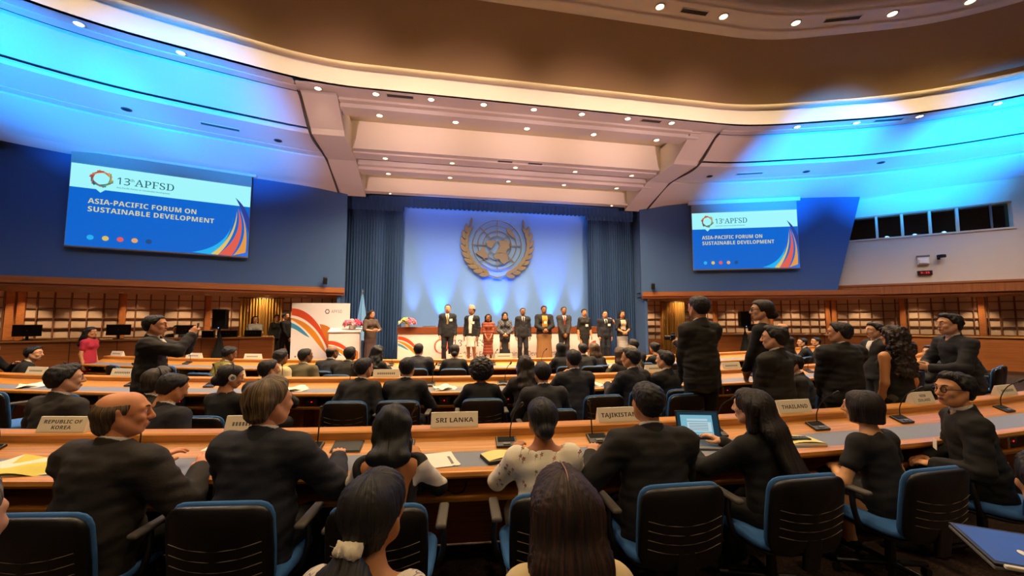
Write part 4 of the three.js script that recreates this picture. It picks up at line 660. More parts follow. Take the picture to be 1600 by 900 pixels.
  g = thing('handbag', 'small black bag with a brass clasp on the floor behind the desk', 'bag', [-1.98, 0, 12.0], 0.1); part('body', rbox(0.22, 0.3, 0.12, 0.04).translate(0, 0.15, 0), MAT.black, g); part('clasp', cyl(0.018, 0.018, 0.012, 12).translate(0, 0.3, 0.02), std(0xb08d4a, { metalness: 0.8, roughness: 0.35 }), g); for (const q of [-1, 1]) part('strap', tube([[q * 0.08, 0.28, 0], [q * 0.1, 0.36, 0.02], [q * 0.05, 0.38, 0.05]], 0.007), MAT.black, g);
}
// ---------------------------------------------------------------- people: smooth-joined distance fields meshed with surface nets
function fieldMesh(prims, h, o = {}) {
  let mn = [1e9, 1e9, 1e9], mx = [-1e9, -1e9, -1e9];
  for (const p of prims) {
    if (p.cut) continue;
    const m = Math.max(p.ra, p.rb) * (p.sx || 1) + 0.005; p.lo = []; p.hi = [];
    for (let k = 0; k < 3; k++) { p.lo[k] = Math.min(p.a[k], p.b[k]) - m; p.hi[k] = Math.max(p.a[k], p.b[k]) + m; if (!p.sub) { mn[k] = Math.min(mn[k], p.lo[k]); mx[k] = Math.max(mx[k], p.hi[k]); } }
  }
  for (let k = 0; k < 3; k++) { mn[k] -= 2 * h; mx[k] += 2 * h; }
  const N = [0, 1, 2].map(k => Math.ceil((mx[k] - mn[k]) / h) + 1), [nx, ny, nz] = N, f = new Float32Array(nx * ny * nz).fill(9);
  for (const p of prims) {
    if (p.cut) { for (let z = 0, i = 0; z < nz; z++) for (let y = 0; y < ny; y++) for (let x = 0; x < nx; x++, i++) if (f[i] < 0.2) { const d = p.cut(mn[0] + x * h, mn[1] + y * h, mn[2] + z * h); if (d > f[i]) f[i] = d; } continue; }
    const k = p.k === undefined ? 0.03 : p.k, e = k + 2.5 * h, i0 = [], i1 = [];
    for (let q = 0; q < 3; q++) { i0[q] = Math.max(0, Math.floor((p.lo[q] - e - mn[q]) / h)); i1[q] = Math.min(N[q] - 1, Math.ceil((p.hi[q] + e - mn[q]) / h)); }
    const ax = p.a[0], ay = p.a[1], az = p.a[2]; let bx = p.b[0] - ax, by = p.b[1] - ay, bz = p.b[2] - az; const L = p.L, c = p.sx ? 1 - 1 / p.sx : 0;
    if (c) { const t = (bx * L[0] + by * L[1] + bz * L[2]) * c; bx -= L[0] * t; by -= L[1] * t; bz -= L[2] * t; }
    const bb = bx * bx + by * by + bz * bz + 1e-9;
    for (let z = i0[2]; z <= i1[2]; z++) for (let y = i0[1]; y <= i1[1]; y++) { let i = (z * ny + y) * nx + i0[0]; for (let x = i0[0]; x <= i1[0]; x++, i++) {
      let px = mn[0] + x * h - ax, py = mn[1] + y * h - ay, pz = mn[2] + z * h - az;
      if (c) { const t = (px * L[0] + py * L[1] + pz * L[2]) * c; px -= L[0] * t; py -= L[1] * t; pz -= L[2] * t; }
      let t = (px * bx + py * by + pz * bz) / bb; t = t < 0 ? 0 : t > 1 ? 1 : t; px -= bx * t; py -= by * t; pz -= bz * t;
      let d = Math.sqrt(px * px + py * py + pz * pz) - (p.ra + (p.rb - p.ra) * t);
      if (p.sub) { d = -d; const q = Math.max(0, k - Math.abs(f[i] - d)) / (k || 1); f[i] = Math.max(f[i], d) + q * q * k * 0.25; }
      else { const g = f[i], q = k > 0 ? Math.max(0, k - Math.abs(g - d)) / k : 0; f[i] = Math.min(g, d) - q * q * k * 0.25; }
    } }
  }
  if (o.disp) for (let z = 0, i = 0; z < nz; z++) for (let y = 0; y < ny; y++) for (let x = 0; x < nx; x++, i++) if (f[i] < 0.06 && f[i] > -0.06) f[i] += o.disp(mn[0] + x * h, mn[1] + y * h, mn[2] + z * h);
  // surface nets
  const id = new Int32Array(nx * ny * nz).fill(-1), pos = [], idx = [], sy = nx, sz = nx * ny;
  const co = [0, 1, sy, sy + 1, sz, sz + 1, sz + sy, sz + sy + 1], ed = [[0, 1], [2, 3], [4, 5], [6, 7], [0, 2], [1, 3], [4, 6], [5, 7], [0, 4], [1, 5], [2, 6], [3, 7]];
  for (let z = 0; z < nz - 1; z++) for (let y = 0; y < ny - 1; y++) for (let x = 0; x < nx - 1; x++) {
    const i = (z * ny + y) * nx + x; let m = 0; for (let k = 0; k < 8; k++) if (f[i + co[k]] < 0) m |= 1 << k;
    if (m === 0 || m === 255) continue;
    let X = 0, Y = 0, Z = 0, n = 0;
    for (const [a, b] of ed) { if (((m >> a) & 1) === ((m >> b) & 1)) continue; const fa = f[i + co[a]], t = fa / (fa - f[i + co[b]]); X += (a & 1) + ((b & 1) - (a & 1)) * t; Y += ((a >> 1) & 1) + (((b >> 1) & 1) - ((a >> 1) & 1)) * t; Z += (a >> 2) + ((b >> 2) - (a >> 2)) * t; n++; }
    id[i] = pos.length / 3; pos.push(mn[0] + (x + X / n) * h, mn[1] + (y + Y / n) * h, mn[2] + (z + Z / n) * h);
  }
  for (let z = 1; z < nz - 1; z++) for (let y = 1; y < ny - 1; y++) for (let x = 1; x < nx - 1; x++) {
    const i = (z * ny + y) * nx + x, s = f[i] < 0;
    const q = (a, b, c, d, fl) => { if (a < 0 || b < 0 || c < 0 || d < 0) return; if (fl) idx.push(a, b, c, a, c, d); else idx.push(a, c, b, a, d, c); };
    if (s !== (f[i + 1] < 0)) q(id[i - sy - sz], id[i - sz], id[i], id[i - sy], s);
    if (s !== (f[i + sy] < 0)) q(id[i - 1 - sz], id[i - sz], id[i], id[i - 1], !s);
    if (s !== (f[i + sz] < 0)) q(id[i - 1 - sy], id[i - sy], id[i], id[i - 1], s);
  }
  const g = new THREE.BufferGeometry(); g.setAttribute('position', new THREE.Float32BufferAttribute(pos, 3));
  const uv = new Float32Array(pos.length / 3 * 2); for (let i = 0; i < uv.length / 2; i++) { const x = pos[i * 3], y = pos[i * 3 + 1], z = pos[i * 3 + 2]; if (o.uv === 'hair') { uv[i * 2] = Math.atan2(x, z + 0.02) / 6.2832 * 2; uv[i * 2 + 1] = y * 2.5; } else { uv[i * 2] = x + z * 0.5; uv[i * 2 + 1] = y; } }
  g.setAttribute('uv', new THREE.BufferAttribute(uv, 2)); g.setIndex(idx); g.computeVertexNormals(); return g;
}
const ball = (x, y, z, r, k = 0.02, o = {}) => ({ a: [x, y, z], b: [x, y, z], ra: r, rb: r, k, ...o });
const cone = (a, b, ra, rb, k = 0.03, o = {}) => ({ a, b, ra, rb, k, ...o });
const LX = [1, 0, 0], LY = [0, 1, 0], LZ = [0, 0, 1];

// heads: origin between the ears, face towards +z
const HEADS = {};
function headGeo(female, h) {
  const key = female + '_' + h; if (HEADS[key]) return HEADS[key]; const j = female ? 0.92 : 1, P = [];
  P.push(cone([0, 0.03, -0.035], [0, 0.035, 0.022], 0.078, 0.074, 0.02));
  P.push(cone([0, 0.0, 0.03], [0, -0.045, 0.042], 0.066 * j, 0.054 * j, 0.03));
  P.push(cone([-0.028, -0.07, 0.03], [0.028, -0.07, 0.03], 0.04 * j, 0.04 * j, 0.03)); P.push(ball(0, -0.088, 0.066, 0.024, 0.025));
  for (const s of [-1, 1]) {
    P.push(cone([s * 0.058, -0.04, 0.0], [s * 0.03, -0.085, 0.05], 0.026, 0.02, 0.03));
    P.push(ball(s * 0.045, -0.022, 0.072, 0.022, 0.025));                                   // cheek
    P.push(cone([s * 0.012, 0.03, 0.097], [s * 0.05, 0.028, 0.078], 0.011, 0.01, 0.02));    // brow
    P.push(ball(s * 0.033, 0.008, 0.112, 0.017, 0.02, { sub: true }));                       // socket
    P.push(ball(s * 0.033, 0.008, 0.083, 0.0155, 0.006));                                    // lid
    P.push(cone([s * 0.078, 0.022, -0.012], [s * 0.079, -0.03, -0.004], 0.017, 0.01, 0.008, { L: LX, sx: 0.55 }));
    P.push(ball(s * 0.093, 0.0, -0.002, 0.011, 0.006, { sub: true }));
  }
  P.push(cone([0, 0.018, 0.1], [0, -0.026, 0.121], 0.009, 0.013, 0.012)); P.push(cone([-0.012, -0.03, 0.108], [0.012, -0.03, 0.108], 0.0095, 0.0095, 0.01));
  P.push(cone([-0.017, -0.056, 0.094], [0.017, -0.056, 0.094], 0.0105, 0.0105, 0.012)); P.push(cone([-0.014, -0.068, 0.091], [0.014, -0.068, 0.091], 0.011, 0.011, 0.01));
  P.push(cone([-0.018, -0.0615, 0.109], [0.018, -0.0615, 0.109], 0.003, 0.003, 0.004, { sub: true }));
  P.push(cone([0, -0.06, -0.02], [0, -0.16, -0.035], 0.054 * j, 0.052 * j, 0.03));
  return HEADS[key] = fieldMesh(P, h);
}
const eyesG = (() => { const l = [], c = []; for (const s of [-1, 1]) { const w = new THREE.SphereGeometry(0.0105, 12, 8).translate(s * 0.033, 0.008, 0.0885), d = new THREE.SphereGeometry(0.0062, 10, 6).translate(s * 0.033, 0.007, 0.0942); for (const [g, v] of [[w, 0.75], [d, 0.02]]) { const q = g.toNonIndexed(), n = q.attributes.position.count, a = new Float32Array(n * 3).fill(v); q.setAttribute('color', new THREE.BufferAttribute(a, 3)); l.push(q); } } return mergeGeometries(l); })();
const eyesM = new THREE.MeshStandardMaterial({ vertexColors: true, roughness: 0.25 });
const browsG = merge([-1, 1].map(s => tube([[s * 0.015, 0.031, 0.1065], [s * 0.034, 0.037, 0.1], [s * 0.053, 0.031, 0.083]], 0.0038, 5, 8)));
const lipsG = merge([tube([[-0.02, -0.062, 0.1], [0, -0.058, 0.107], [0.02, -0.062, 0.1]], 0.0045, 5, 8), tube([[-0.018, -0.064, 0.099], [0, -0.068, 0.104], [0.018, -0.064, 0.099]], 0.005, 5, 8)]);

// hair, built in head space
const HAIR = {};
const sst = (a, b, x) => { x = Math.max(0, Math.min(1, (x - a) / (b - a))); return x * x * (3 - 2 * x); };
// hairline: below it there is no hair
const hairline = (low, temple, front) => (x, y, z) => (low + (temple - low) * sst(-0.055, 0.0, z) + (front - temple) * sst(0.025, 0.085, z + Math.abs(x) * 0.15)) - y;
function hairGeo(style, h) {
  const key = style + '_' + h; if (HAIR[key]) return HAIR[key]; let P = [], disp = null;
  const cap = (r, k = 0) => [cone([0, 0.032, -0.037], [0, 0.037, 0.026], 0.078 + r, 0.075 + r, 0.02), cone([0, 0.0, -0.04], [0, -0.05, -0.045], 0.066 + r, 0.05 + r, 0.03)];
  const strands = (a, f) => (x, y, z) => a * noise(Math.atan2(x, z) * f, y * 7, 3 + z * 4);
  const rough = (a, f) => (x, y, z) => a * noise(x * f, y * f, z * f);
  const taper = (hl, amt, fn) => (x, y, z) => fn(x, y, z) + amt * (1 - sst(0.0, 0.04, -hl(x, y, z)));
  if (style === 'short') { const hl = hairline(-0.075, -0.005, 0.078); P = [...cap(0.012), { cut: hl }]; disp = taper(hl, 0.009, rough(0.006, 55)); }
  if (style === 'full') { const hl = hairline(-0.08, -0.01, 0.075); P = [...cap(0.016), ball(0.01, 0.09, 0.045, 0.038, 0.04), { cut: hl }]; disp = taper(hl, 0.014, (x, y, z) => 0.009 * noise(x * 45, y * 30, z * 30)); }
  if (style === 'wavy') { const hl = hairline(-0.1, -0.015, 0.08); P = [...cap(0.02), ball(0.02, 0.095, 0.03, 0.05, 0.04), ball(0, -0.05, -0.07, 0.045, 0.04), { cut: hl }]; disp = taper(hl, 0.015, (x, y, z) => 0.009 * noise(x * 20 + y * 9, y * 13, z * 20) + strands(0.004, 26)(x, y, z)); }
  if (style === 'receding') { P = [...cap(0.009), { cut: hairline(-0.075, -0.005, 0.1) }, { cut: (x, y, z) => Math.min(z - 0.03, y - 0.085) }]; disp = rough(0.004, 60); }
  if (style === 'balding') { P = [...cap(0.010), cone([0, -0.05, -0.06], [0, -0.075, -0.055], 0.05, 0.045, 0.03), { cut: hairline(-0.105, -0.02, 0.16) }, { cut: (x, y, z) => y - 0.066 - 0.25 * Math.max(0, -z - 0.06) }]; disp = (x, y, z) => strands(0.003, 24)(x, y, z) + 0.004 * noise(x * 24, y * 14, z * 24) + 0.012 * sst(0.02, 0.066, y) + 0.01 * (1 - sst(0, 0.03, -hairline(-0.105, -0.02, 0.16)(x, y, z))); }
  if (style === 'afro') { P = [ball(0, 0.04, -0.03, 0.16, 0.02), { cut: (x, y, z) => Math.min(z - 0.05, 0.085 - y + (z - 0.05) * 0.2) }, { cut: (x, y, z) => -0.1 - y }]; disp = rough(0.022, 38); }
  if (style === 'bun') { P = [...cap(0.014), ball(0, -0.012, -0.135, 0.055, 0.02), { cut: hairline(-0.08, -0.02, 0.078) }]; disp = strands(0.004, 26); }
  if (style === 'topknot') { P = [...cap(0.013), ball(0, 0.06, -0.125, 0.045, 0.02), { cut: hairline(-0.08, -0.02, 0.078) }]; disp = strands(0.004, 26); }
  if (style === 'bob') { P = [cone([0, 0.035, -0.03], [0, 0.035, 0.02], 0.097, 0.09, 0.02), cone([0, 0.0, -0.03], [0, -0.075, -0.035], 0.098, 0.09, 0.03), cone([-0.06, 0, 0.02], [-0.058, -0.08, 0.03], 0.04, 0.03, 0.03), cone([0.06, 0, 0.02], [0.058, -0.08, 0.03], 0.04, 0.03, 0.03), { cut: (x, y, z) => -0.095 - y }, { cut: (x, y, z) => Math.min(z - 0.045 + Math.abs(x) * 0.1, 0.06 - y, 0.062 - Math.abs(x)) }, { cut: (x, y, z) => z - 0.085 }]; disp = strands(0.004, 24); }
  const fall = (len, w, r2 = 0.05, wob, tilt = 0) => { P = [...cap(0.016), cone([0, 0.02, -0.07], [0, -0.14, -0.105 - tilt * 0.2], 0.055, 0.05, 0.04, { L: LX, sx: w }), cone([0, -0.13, -0.105 - tilt * 0.2], [0, -len, -0.12 - tilt], 0.05, r2, 0.05, { L: LX, sx: w }), cone([-0.075, 0.03, -0.01], [-0.088, -0.13, -0.03], 0.026, 0.03, 0.04), cone([0.075, 0.03, -0.01], [0.088, -0.13, -0.03], 0.026, 0.03, 0.04), { cut: (x, y, z) => Math.min(z - 0.035 + 0.1 * Math.abs(x), 0.078 - y, 0.068 - Math.abs(x)) }, { cut: (x, y, z) => z - 0.09 }, { cut: (x, y, z) => Math.min(z - 0.07, 0.07 - y) }]; disp = wob; };
  if (style === 'longback') fall(0.5, 2.0, 0.055, strands(0.008, 22), 0.19);
  if (style === 'shoulder') fall(0.15, 1.9, 0.058, (x, y, z) => 0.014 * noise(x * 18, y * 12, z * 18), 0.03);
  if (style === 'long') fall(0.44, 2.0, 0.042, strands(0.006, 26));
  if (style === 'longer') fall(0.5, 2.1, 0.05, strands(0.007, 24));
  if (style === 'curly') fall(0.4, 2.3, 0.06, (x, y, z) => 0.022 * noise(x * 24, y * 20, z * 24) + 0.008 * noise(x * 60, y * 50, z * 60));
  if (style === 'wavylong') fall(0.27, 2.0, 0.06, (x, y, z) => 0.014 * noise(x * 18, y * 12, z * 18), 0.05);
  if (style === 'ponytail') { P = [...cap(0.016), ball(0, -0.03, -0.112, 0.028, 0.015), cone([0, -0.045, -0.132], [0.0, -0.14, -0.158], 0.02, 0.055, 0.015, { L: LX, sx: 1.4 }), cone([0, -0.14, -0.155], [0.015, -0.34, -0.15], 0.055, 0.045, 0.03, { L: LX, sx: 1.7 }), { cut: (x, y, z) => Math.min(z + 0.085, hairline(-0.09, -0.03, 0.078)(x, y, z)) }]; disp = strands(0.006, 22); }
  if (style === 'lowbun') { P = [...cap(0.015), ball(0, -0.05, -0.115, 0.05, 0.025), { cut: hairline(-0.1, -0.03, 0.078) }]; disp = strands(0.005, 20); }
  if (style === 'hijab') { P = [cone([0, 0.035, -0.035], [0, 0.04, 0.025], 0.095, 0.088, 0.02), cone([0, 0.0, -0.02], [0, -0.13, -0.02], 0.092, 0.085, 0.04), cone([0, -0.13, -0.02], [0, -0.24, -0.03], 0.08, 0.1, 0.05, { L: LX, sx: 1.6 }), { sub: true, ...cone([0, 0.03, 0.13], [0, -0.06, 0.13], 0.058, 0.045, 0.01) }]; disp = rough(0.006, 16); }
  return HAIR[key] = fieldMesh(P, h, { disp, uv: 'hair' });
}

// hands: wrist at the origin, fingers along +y, palm towards +z, thumb at +x (right hand)
const HANDS = {};
function handGeo(pose, h, left) {
  const key = pose + '_' + h + left; if (HANDS[key]) return HANDS[key];
  const c = { relaxed: 0.42, flat: 0.12, grip: 1.05 }[pose], P = [];
  P.push(cone([0, -0.02, 0], [0, 0.015, 0], 0.024, 0.023, 0.015, { L: LX, sx: 1.2 })); P.push(cone([0, 0.02, 0], [0.002, 0.078, 0], 0.017, 0.016, 0.012, { L: LX, sx: 2.2 }));
  [[0.029, 0.085, 0.07], [0.01, 0.09, 0.079], [-0.01, 0.087, 0.073], [-0.028, 0.078, 0.057]].forEach(([x, y, L], i) => {
    let p = [x, y, 0], a = c * 0.6; const fr = [0.45, 0.3, 0.25], r = [0.0095, 0.0088, 0.0078, 0.0068]; const sp = (x) * 1.6;
    for (let k = 0; k < 3; k++) { const l = L * fr[k], q = [p[0] + l * Math.sin(sp) * 0.6, p[1] + l * Math.cos(a), p[2] + l * Math.sin(a)]; P.push(cone(p, q, r[k] + 0.0005, r[k + 1] + 0.0005, k ? 0.003 : 0.006)); p = q; a += c; }
  });
  const t1 = [0.047, 0.042, 0.014 + 0.01 * c], t2 = [0.057 - 0.01 * c, 0.072, 0.022 + 0.02 * c], t3 = [0.055 - 0.022 * c, 0.096, 0.03 + 0.02 * c];
  P.push(cone([0.022, 0.02, 0.006], t1, 0.016, 0.0125, 0.012)); P.push(cone(t1, t2, 0.0115, 0.0105, 0.004)); P.push(cone(t2, t3, 0.0105, 0.0085, 0.004));
  if (left) for (const p of P) { p.a = [-p.a[0], p.a[1], p.a[2]]; p.b = [-p.b[0], p.b[1], p.b[2]]; }
  return HANDS[key] = fieldMesh(P, h);
}
const vadd = (a, b) => [a[0] + b[0], a[1] + b[1], a[2] + b[2]], vsub = (a, b) => [a[0] - b[0], a[1] - b[1], a[2] - b[2]], vmul = (a, s) => [a[0] * s, a[1] * s, a[2] * s], vlen = a => Math.hypot(...a), vnorm = a => vmul(a, 1 / (vlen(a) || 1)), vlerp = (a, b, t) => [a[0] + (b[0] - a[0]) * t, a[1] + (b[1] - a[1]) * t, a[2] + (b[2] - a[2]) * t];
const cross = (a, b) => [a[1] * b[2] - a[2] * b[1], a[2] * b[0] - a[0] * b[2], a[0] * b[1] - a[1] * b[0]], dot = (a, b) => a[0] * b[0] + a[1] * b[1] + a[2] * b[2];

const skinM = {}, hairM = {}, clothM = {};
const skinMat = c => skinM[c] || (skinM[c] = new THREE.MeshStandardMaterial({ color: new THREE.Color(c), roughness: 0.55 }));
const hairMat = c => hairM[c] || (hairM[c] = new THREE.MeshStandardMaterial({ color: new THREE.Color(c), roughness: 0.58, map: TEX.hair, bumpMap: TEX.hairBump, bumpScale: 0.004 }));
const clothBump = rep(TEX.cloth, 9, 9);
const PATTERN = {
  floral: canvasTex(512, 512, (x, w, h) => { x.fillStyle = '#e9e0c8'; x.fillRect(0, 0, w, h); let q = 7; const r = () => (q = (q * 16807) % 2147483647) / 2147483647; for (let i = 0; i < 26; i++) { const a = r() * w, b = r() * h; x.fillStyle = ['#7d3540', '#a35a4a', '#6b4a3a'][i % 3]; for (let k = 0; k < 5; k++) { x.beginPath(); x.ellipse(a + 9 * Math.cos(k * 1.256), b + 9 * Math.sin(k * 1.256), 7, 4, k * 1.256, 0, 7); x.fill(); } x.fillStyle = '#caa24a'; x.beginPath(); x.arc(a, b, 4, 0, 7); x.fill(); x.strokeStyle = '#77804a'; x.lineWidth = 3; x.beginPath(); x.moveTo(a, b + 8); x.quadraticCurveTo(a + 12, b + 22, a + 4, b + 34); x.stroke(); } }),
  redweave: canvasTex(256, 256, (x, w, h) => { x.fillStyle = '#6b1f1a'; x.fillRect(0, 0, w, h); for (let i = 0; i < 16; i++) { x.fillStyle = ['#a8442a', '#3a1210', '#c58a4a', '#7d2a22'][i % 4]; x.fillRect(0, i * 16, w, 6); for (let k = 0; k < 16; k++) x.fillRect(k * 16 + (i % 2) * 8, i * 16 + 7, 5, 5); } }),
  blackwhite: canvasTex(256, 256, (x, w, h) => { x.fillStyle = '#e6e0da'; x.fillRect(0, 0, w, h); x.fillStyle = '#17171f'; for (let i = 0; i < 4; i++) { x.fillRect(0, i * 64, w, 12); for (let k = 0; k < 4; k++) { x.lineWidth = 10; x.strokeStyle = '#17171f'; x.beginPath(); x.arc(k * 64 + 32, i * 64 + 38, 15, 0, 7); x.stroke(); x.fillRect(k * 64, i * 64, 7, 64); } } }),
  olive: canvasTex(128, 128, (x, w, h) => { x.fillStyle = '#6f6420'; x.fillRect(0, 0, w, h); x.fillStyle = '#3d3a14'; for (let i = 0; i < 40; i++) x.fillRect((i * 37) % 128, (i * 53) % 128, 9, 6); x.fillStyle = '#a8922e'; for (let i = 0; i < 30; i++) x.fillRect((i * 71) % 128, (i * 29) % 128, 6, 5); }),
  greycheck: canvasTex(128, 128, (x, w, h) => { x.fillStyle = '#5b5a5e'; x.fillRect(0, 0, w, h); x.fillStyle = '#37363c'; for (let i = 0; i < 8; i++) for (let k = 0; k < 8; k++) if ((i + k) % 2) x.fillRect(i * 16, k * 16, 16, 16); }),
  monochrome: canvasTex(256, 256, (x, w, h) => { x.fillStyle = '#0e0d0d'; x.fillRect(0, 0, w, h); x.fillStyle = '#d9d2c2'; x.beginPath(); x.moveTo(150, 0); x.quadraticCurveTo(90, 60, 120, 130); x.quadraticCurveTo(190, 120, 200, 40); x.fill(); x.beginPath(); x.moveTo(20, 140); x.quadraticCurveTo(90, 150, 70, 230); x.quadraticCurveTo(20, 240, 0, 190); x.fill(); }),
  lace: canvasTex(256, 256, (x, w, h) => { x.fillStyle = '#cfc4b4'; x.fillRect(0, 0, w, h); x.strokeStyle = '#6d6470'; x.lineWidth = 3; for (let i = 0; i < 8; i++) for (let k = 0; k < 8; k++) { x.beginPath(); x.arc(i * 32 + 16, k * 32 + 16, 10, 0, 7); x.stroke(); x.beginPath(); x.moveTo(i * 32, k * 32); x.lineTo(i * 32 + 12, k * 32 + 14); x.stroke(); } })
};
for (const k in PATTERN) { PATTERN[k].wrapS = PATTERN[k].wrapT = THREE.RepeatWrapping; PATTERN[k].repeat.set(k === 'monochrome' ? 2.2 : k === 'lace' ? 5 : 3, k === 'monochrome' ? 2.2 : k === 'lace' ? 5 : 3); }
function clothMat(c) { if (clothM[c]) return clothM[c]; const pat = PATTERN[c], col = new THREE.Color(pat ? '#ffffff' : c); if (!pat && col.r + col.g + col.b < 0.12) col.multiplyScalar(0.62); return clothM[c] = new THREE.MeshStandardMaterial({ color: col, map: pat || null, roughness: 0.82, bumpMap: clothBump, bumpScale: 0.0012 }); }
const ARMS = { // wrist targets for a 1.75 m body; left side is +x and mirrored
  desk: { p: [0.13, 0.785, 0.42], pole: [0.5, -0.5, -0.5], palm: [0, -1, 0], pose: 'relaxed' }, lap: { p: [0.1, 0.63, 0.27], pole: [0.6, 0, -0.6], palm: [-0.3, -1, 0], pose: 'relaxed' },
  side: { p: [0.225, 0.82, 0.03], pole: [0.3, 0, -1], palm: [-1, 0, 0], pose: 'relaxed' }, clasp: { p: [0.055, 1.0, 0.22], pole: [0.8, 0, -0.4], palm: [-0.4, 0, -1], pose: 'relaxed', dir: [-0.8, -0.4, 0.2] },
  low: { p: [0.06, 0.86, 0.2], pole: [0.8, 0, -0.4], palm: [-0.3, 0.1, -1], pose: 'relaxed', dir: [-0.6, -0.75, 0.1] },
  cross: { p: [-0.1, 1.14, 0.2], pole: [0.9, -0.3, 0.2], palm: [0, 0, -1], pose: 'relaxed', dir: [-1, 0.1, 0] }, phone: { p: [0.07, 1.5, 0.46], pole: [0.6, -0.8, 0], palm: [-1, 0, 0.1], pose: 'grip', dir: [-0.25, 0.9, 0.35] },
  raised: { p: [0.07, 1.28, 0.34], pole: [0.7, -0.7, 0], palm: [-1, 0, 0.1], pose: 'grip', dir: [-0.2, 0.95, 0.2] }, hold: { p: [0.08, 1.1, 0.3], pole: [0.7, -0.5, -0.3], palm: [-1, 0.2, 0], pose: 'relaxed', dir: [-0.4, 0.3, 0.85] },
  arm: { p: [0.27, 0.69, 0.2], pole: [0.5, 0, -0.8], palm: [0, -1, 0], pose: 'relaxed' }, reach: { p: [0.2, 1.02, 0.45], pole: [0.5, -0.8, 0], palm: [-0.3, 0.8, 0], pose: 'flat' }
};
function person(o) {
  const near = o.lod === 0, s = o.h / 1.75, fem = !!o.f, bk = (o.bulk || 1) * (fem ? 0.93 : 1.04), hC = near ? 0.0115 : o.lod === 2 ? 0.023 : 0.018, hB = near ? 0.02 : 0.026;
  const g = thing('person', o.label, 'person', [o.x, o.y || 0, o.z], o.yaw, o.group);
  const sit = !!o.sit, le = o.lean || 0, d = [0, Math.cos(le), Math.sin(le)];
  const Pv = sit ? [0, 0.55 + (o.dy || 0), 0] : [0, 0.95 * s, -0.02 - Math.sin(le) * 0.15], at = (t, x = 0, z = 0) => vadd(vadd(Pv, vmul(d, t * s)), [x * s, -z * s * Math.sin(le), z * s * Math.cos(le)]);
  const sw = (fem ? 0.148 : 0.168) * bk, neck = at(0.51, 0, -0.005), hd = vadd(neck, [0, 0.155 * s * Math.cos(le * 0.6), 0.155 * s * Math.sin(le * 0.6) + 0.02 * s]);
  const headM = new THREE.Matrix4().compose(V(...hd), new THREE.Quaternion().setFromEuler(new THREE.Euler(o.hp || 0, o.hy || 0, o.hr || 0, 'YXZ')), V(1, 1, 1).multiplyScalar(Math.max(0.93, s) * (o.hs || 1)));
  const arms = [];
  for (const q of [-1, 1]) {   // -1: right arm (local -x), 1: left arm
    const A = { ...ARMS[(q < 0 ? o.armR : o.armL) || o.arms || (sit ? 'desk' : 'side')], ...((q < 0 ? o.handR : o.handL) || {}) };
    const S = at(0.432, q * sw / s * 1, 0), mx = v => [q * v[0], v[1], v[2]];
    let T = mx(A.p); T = sit && A.p[1] < 1.0 ? [T[0], T[1], T[2]] : sit ? [T[0] * s, (A.p[1] - 0.4) * s, T[2] * s] : vmul(T, s); if (!sit && le) T = vadd(T, [0, 0, Math.sin(le) * 0.25]);
    const Lu = 0.29 * s, Lf = 0.26 * s; let v = vsub(T, S), D = vlen(v); if (D > (Lu + Lf) * 0.985) { v = vmul(v, (Lu + Lf) * 0.985 / D); D = vlen(v); T = vadd(S, v); }
    const n = vnorm(v), ca = (Lu * Lu + D * D - Lf * Lf) / (2 * Lu * D), pole = mx(A.pole), pp = vnorm(vsub(pole, vmul(n, dot(pole, n)))), E = vadd(S, vadd(vmul(n, Lu * ca), vmul(pp, Lu * Math.sqrt(Math.max(0, 1 - ca * ca)))));
    const dir = A.dir ? vnorm(vlerp(vnorm(vsub(T, E)), vnorm(mx(A.dir)), 0.75)) : vnorm(vsub(T, E)); arms.push({ q, S, E, W: T, dir, palm: mx(A.palm), pose: A.pose });
  }
  const legs = [-1, 1].map(q => {
    const H = [q * 0.088 * s, Pv[1] - (sit ? 0.0 : 0.03 * s), Pv[2]]; if (sit) return { H, K: [q * 0.13 * s, 0.52 + (o.dy || 0), 0.42 * s], A: [q * 0.13 * s, 0.09, 0.36 * s], T: [q * 0.15 * s, 0.04, 0.52 * s] };
    const st = (o.stride || 0) * q; return { H, K: [q * 0.095 * s, 0.5 * s, 0.03 + st * 0.5], A: [q * 0.1 * s, 0.085 * s, -0.02 + st], T: [q * 0.125 * s, 0.035, 0.14 + st] };
  });
  const b = bk * s, torso = e => [
    cone(at(-0.05), at(0.14), 0.108 * b + e, 0.096 * b * (fem ? 0.94 : 1) + e, 0.05, { L: LX, sx: 1.42 }), cone(at(0.12), at(0.38), 0.097 * b * (fem ? 0.93 : 1) + e, 0.104 * b + e, 0.06, { L: LX, sx: 1.4 }),
    ...(fem ? [ball(...at(0.34, 0.075, 0.075), 0.062 * b + e, 0.04), ball(...at(0.34, -0.075, 0.075), 0.062 * b + e, 0.04)] : []),
    ...[-1, 1].map(q => cone(at(0.455, q * 0.035), at(0.425, q * sw / s * 0.85), 0.054 * b + e, 0.052 * b + e, 0.04)), cone(at(0.42), at(0.505), 0.07 * b + e, 0.045 * s + e * 0.4, 0.04, { L: LX, sx: 1.2 })];
  const armP = (e, end = 1) => arms.flatMap(a => { const L = [ball(...a.S, 0.056 * b + e, 0.05)]; if (end <= 0) return []; L.push(cone(a.S, vlerp(a.S, a.E, Math.min(1, end * 2)), 0.054 * b + e, (end < 0.5 ? 0.05 : 0.043) * b + e, 0.022)); if (end > 0.5) L.push(cone(a.E, vlerp(a.E, a.W, (end - 0.5) * 2), 0.042 * b + e, 0.031 * s + e, 0.025)); return L; });
  const legP = (e, flare = 0, end = 1) => legs.flatMap(l => { const L = [cone(l.H, l.K, 0.086 * b + e, 0.058 * s + e, 0.04)]; if (end > 0.5) L.push(cone(l.K, vlerp(l.K, l.A, (end - 0.5) * 2), 0.055 * s + e, 0.036 * s + e + flare, 0.03)); return L; });
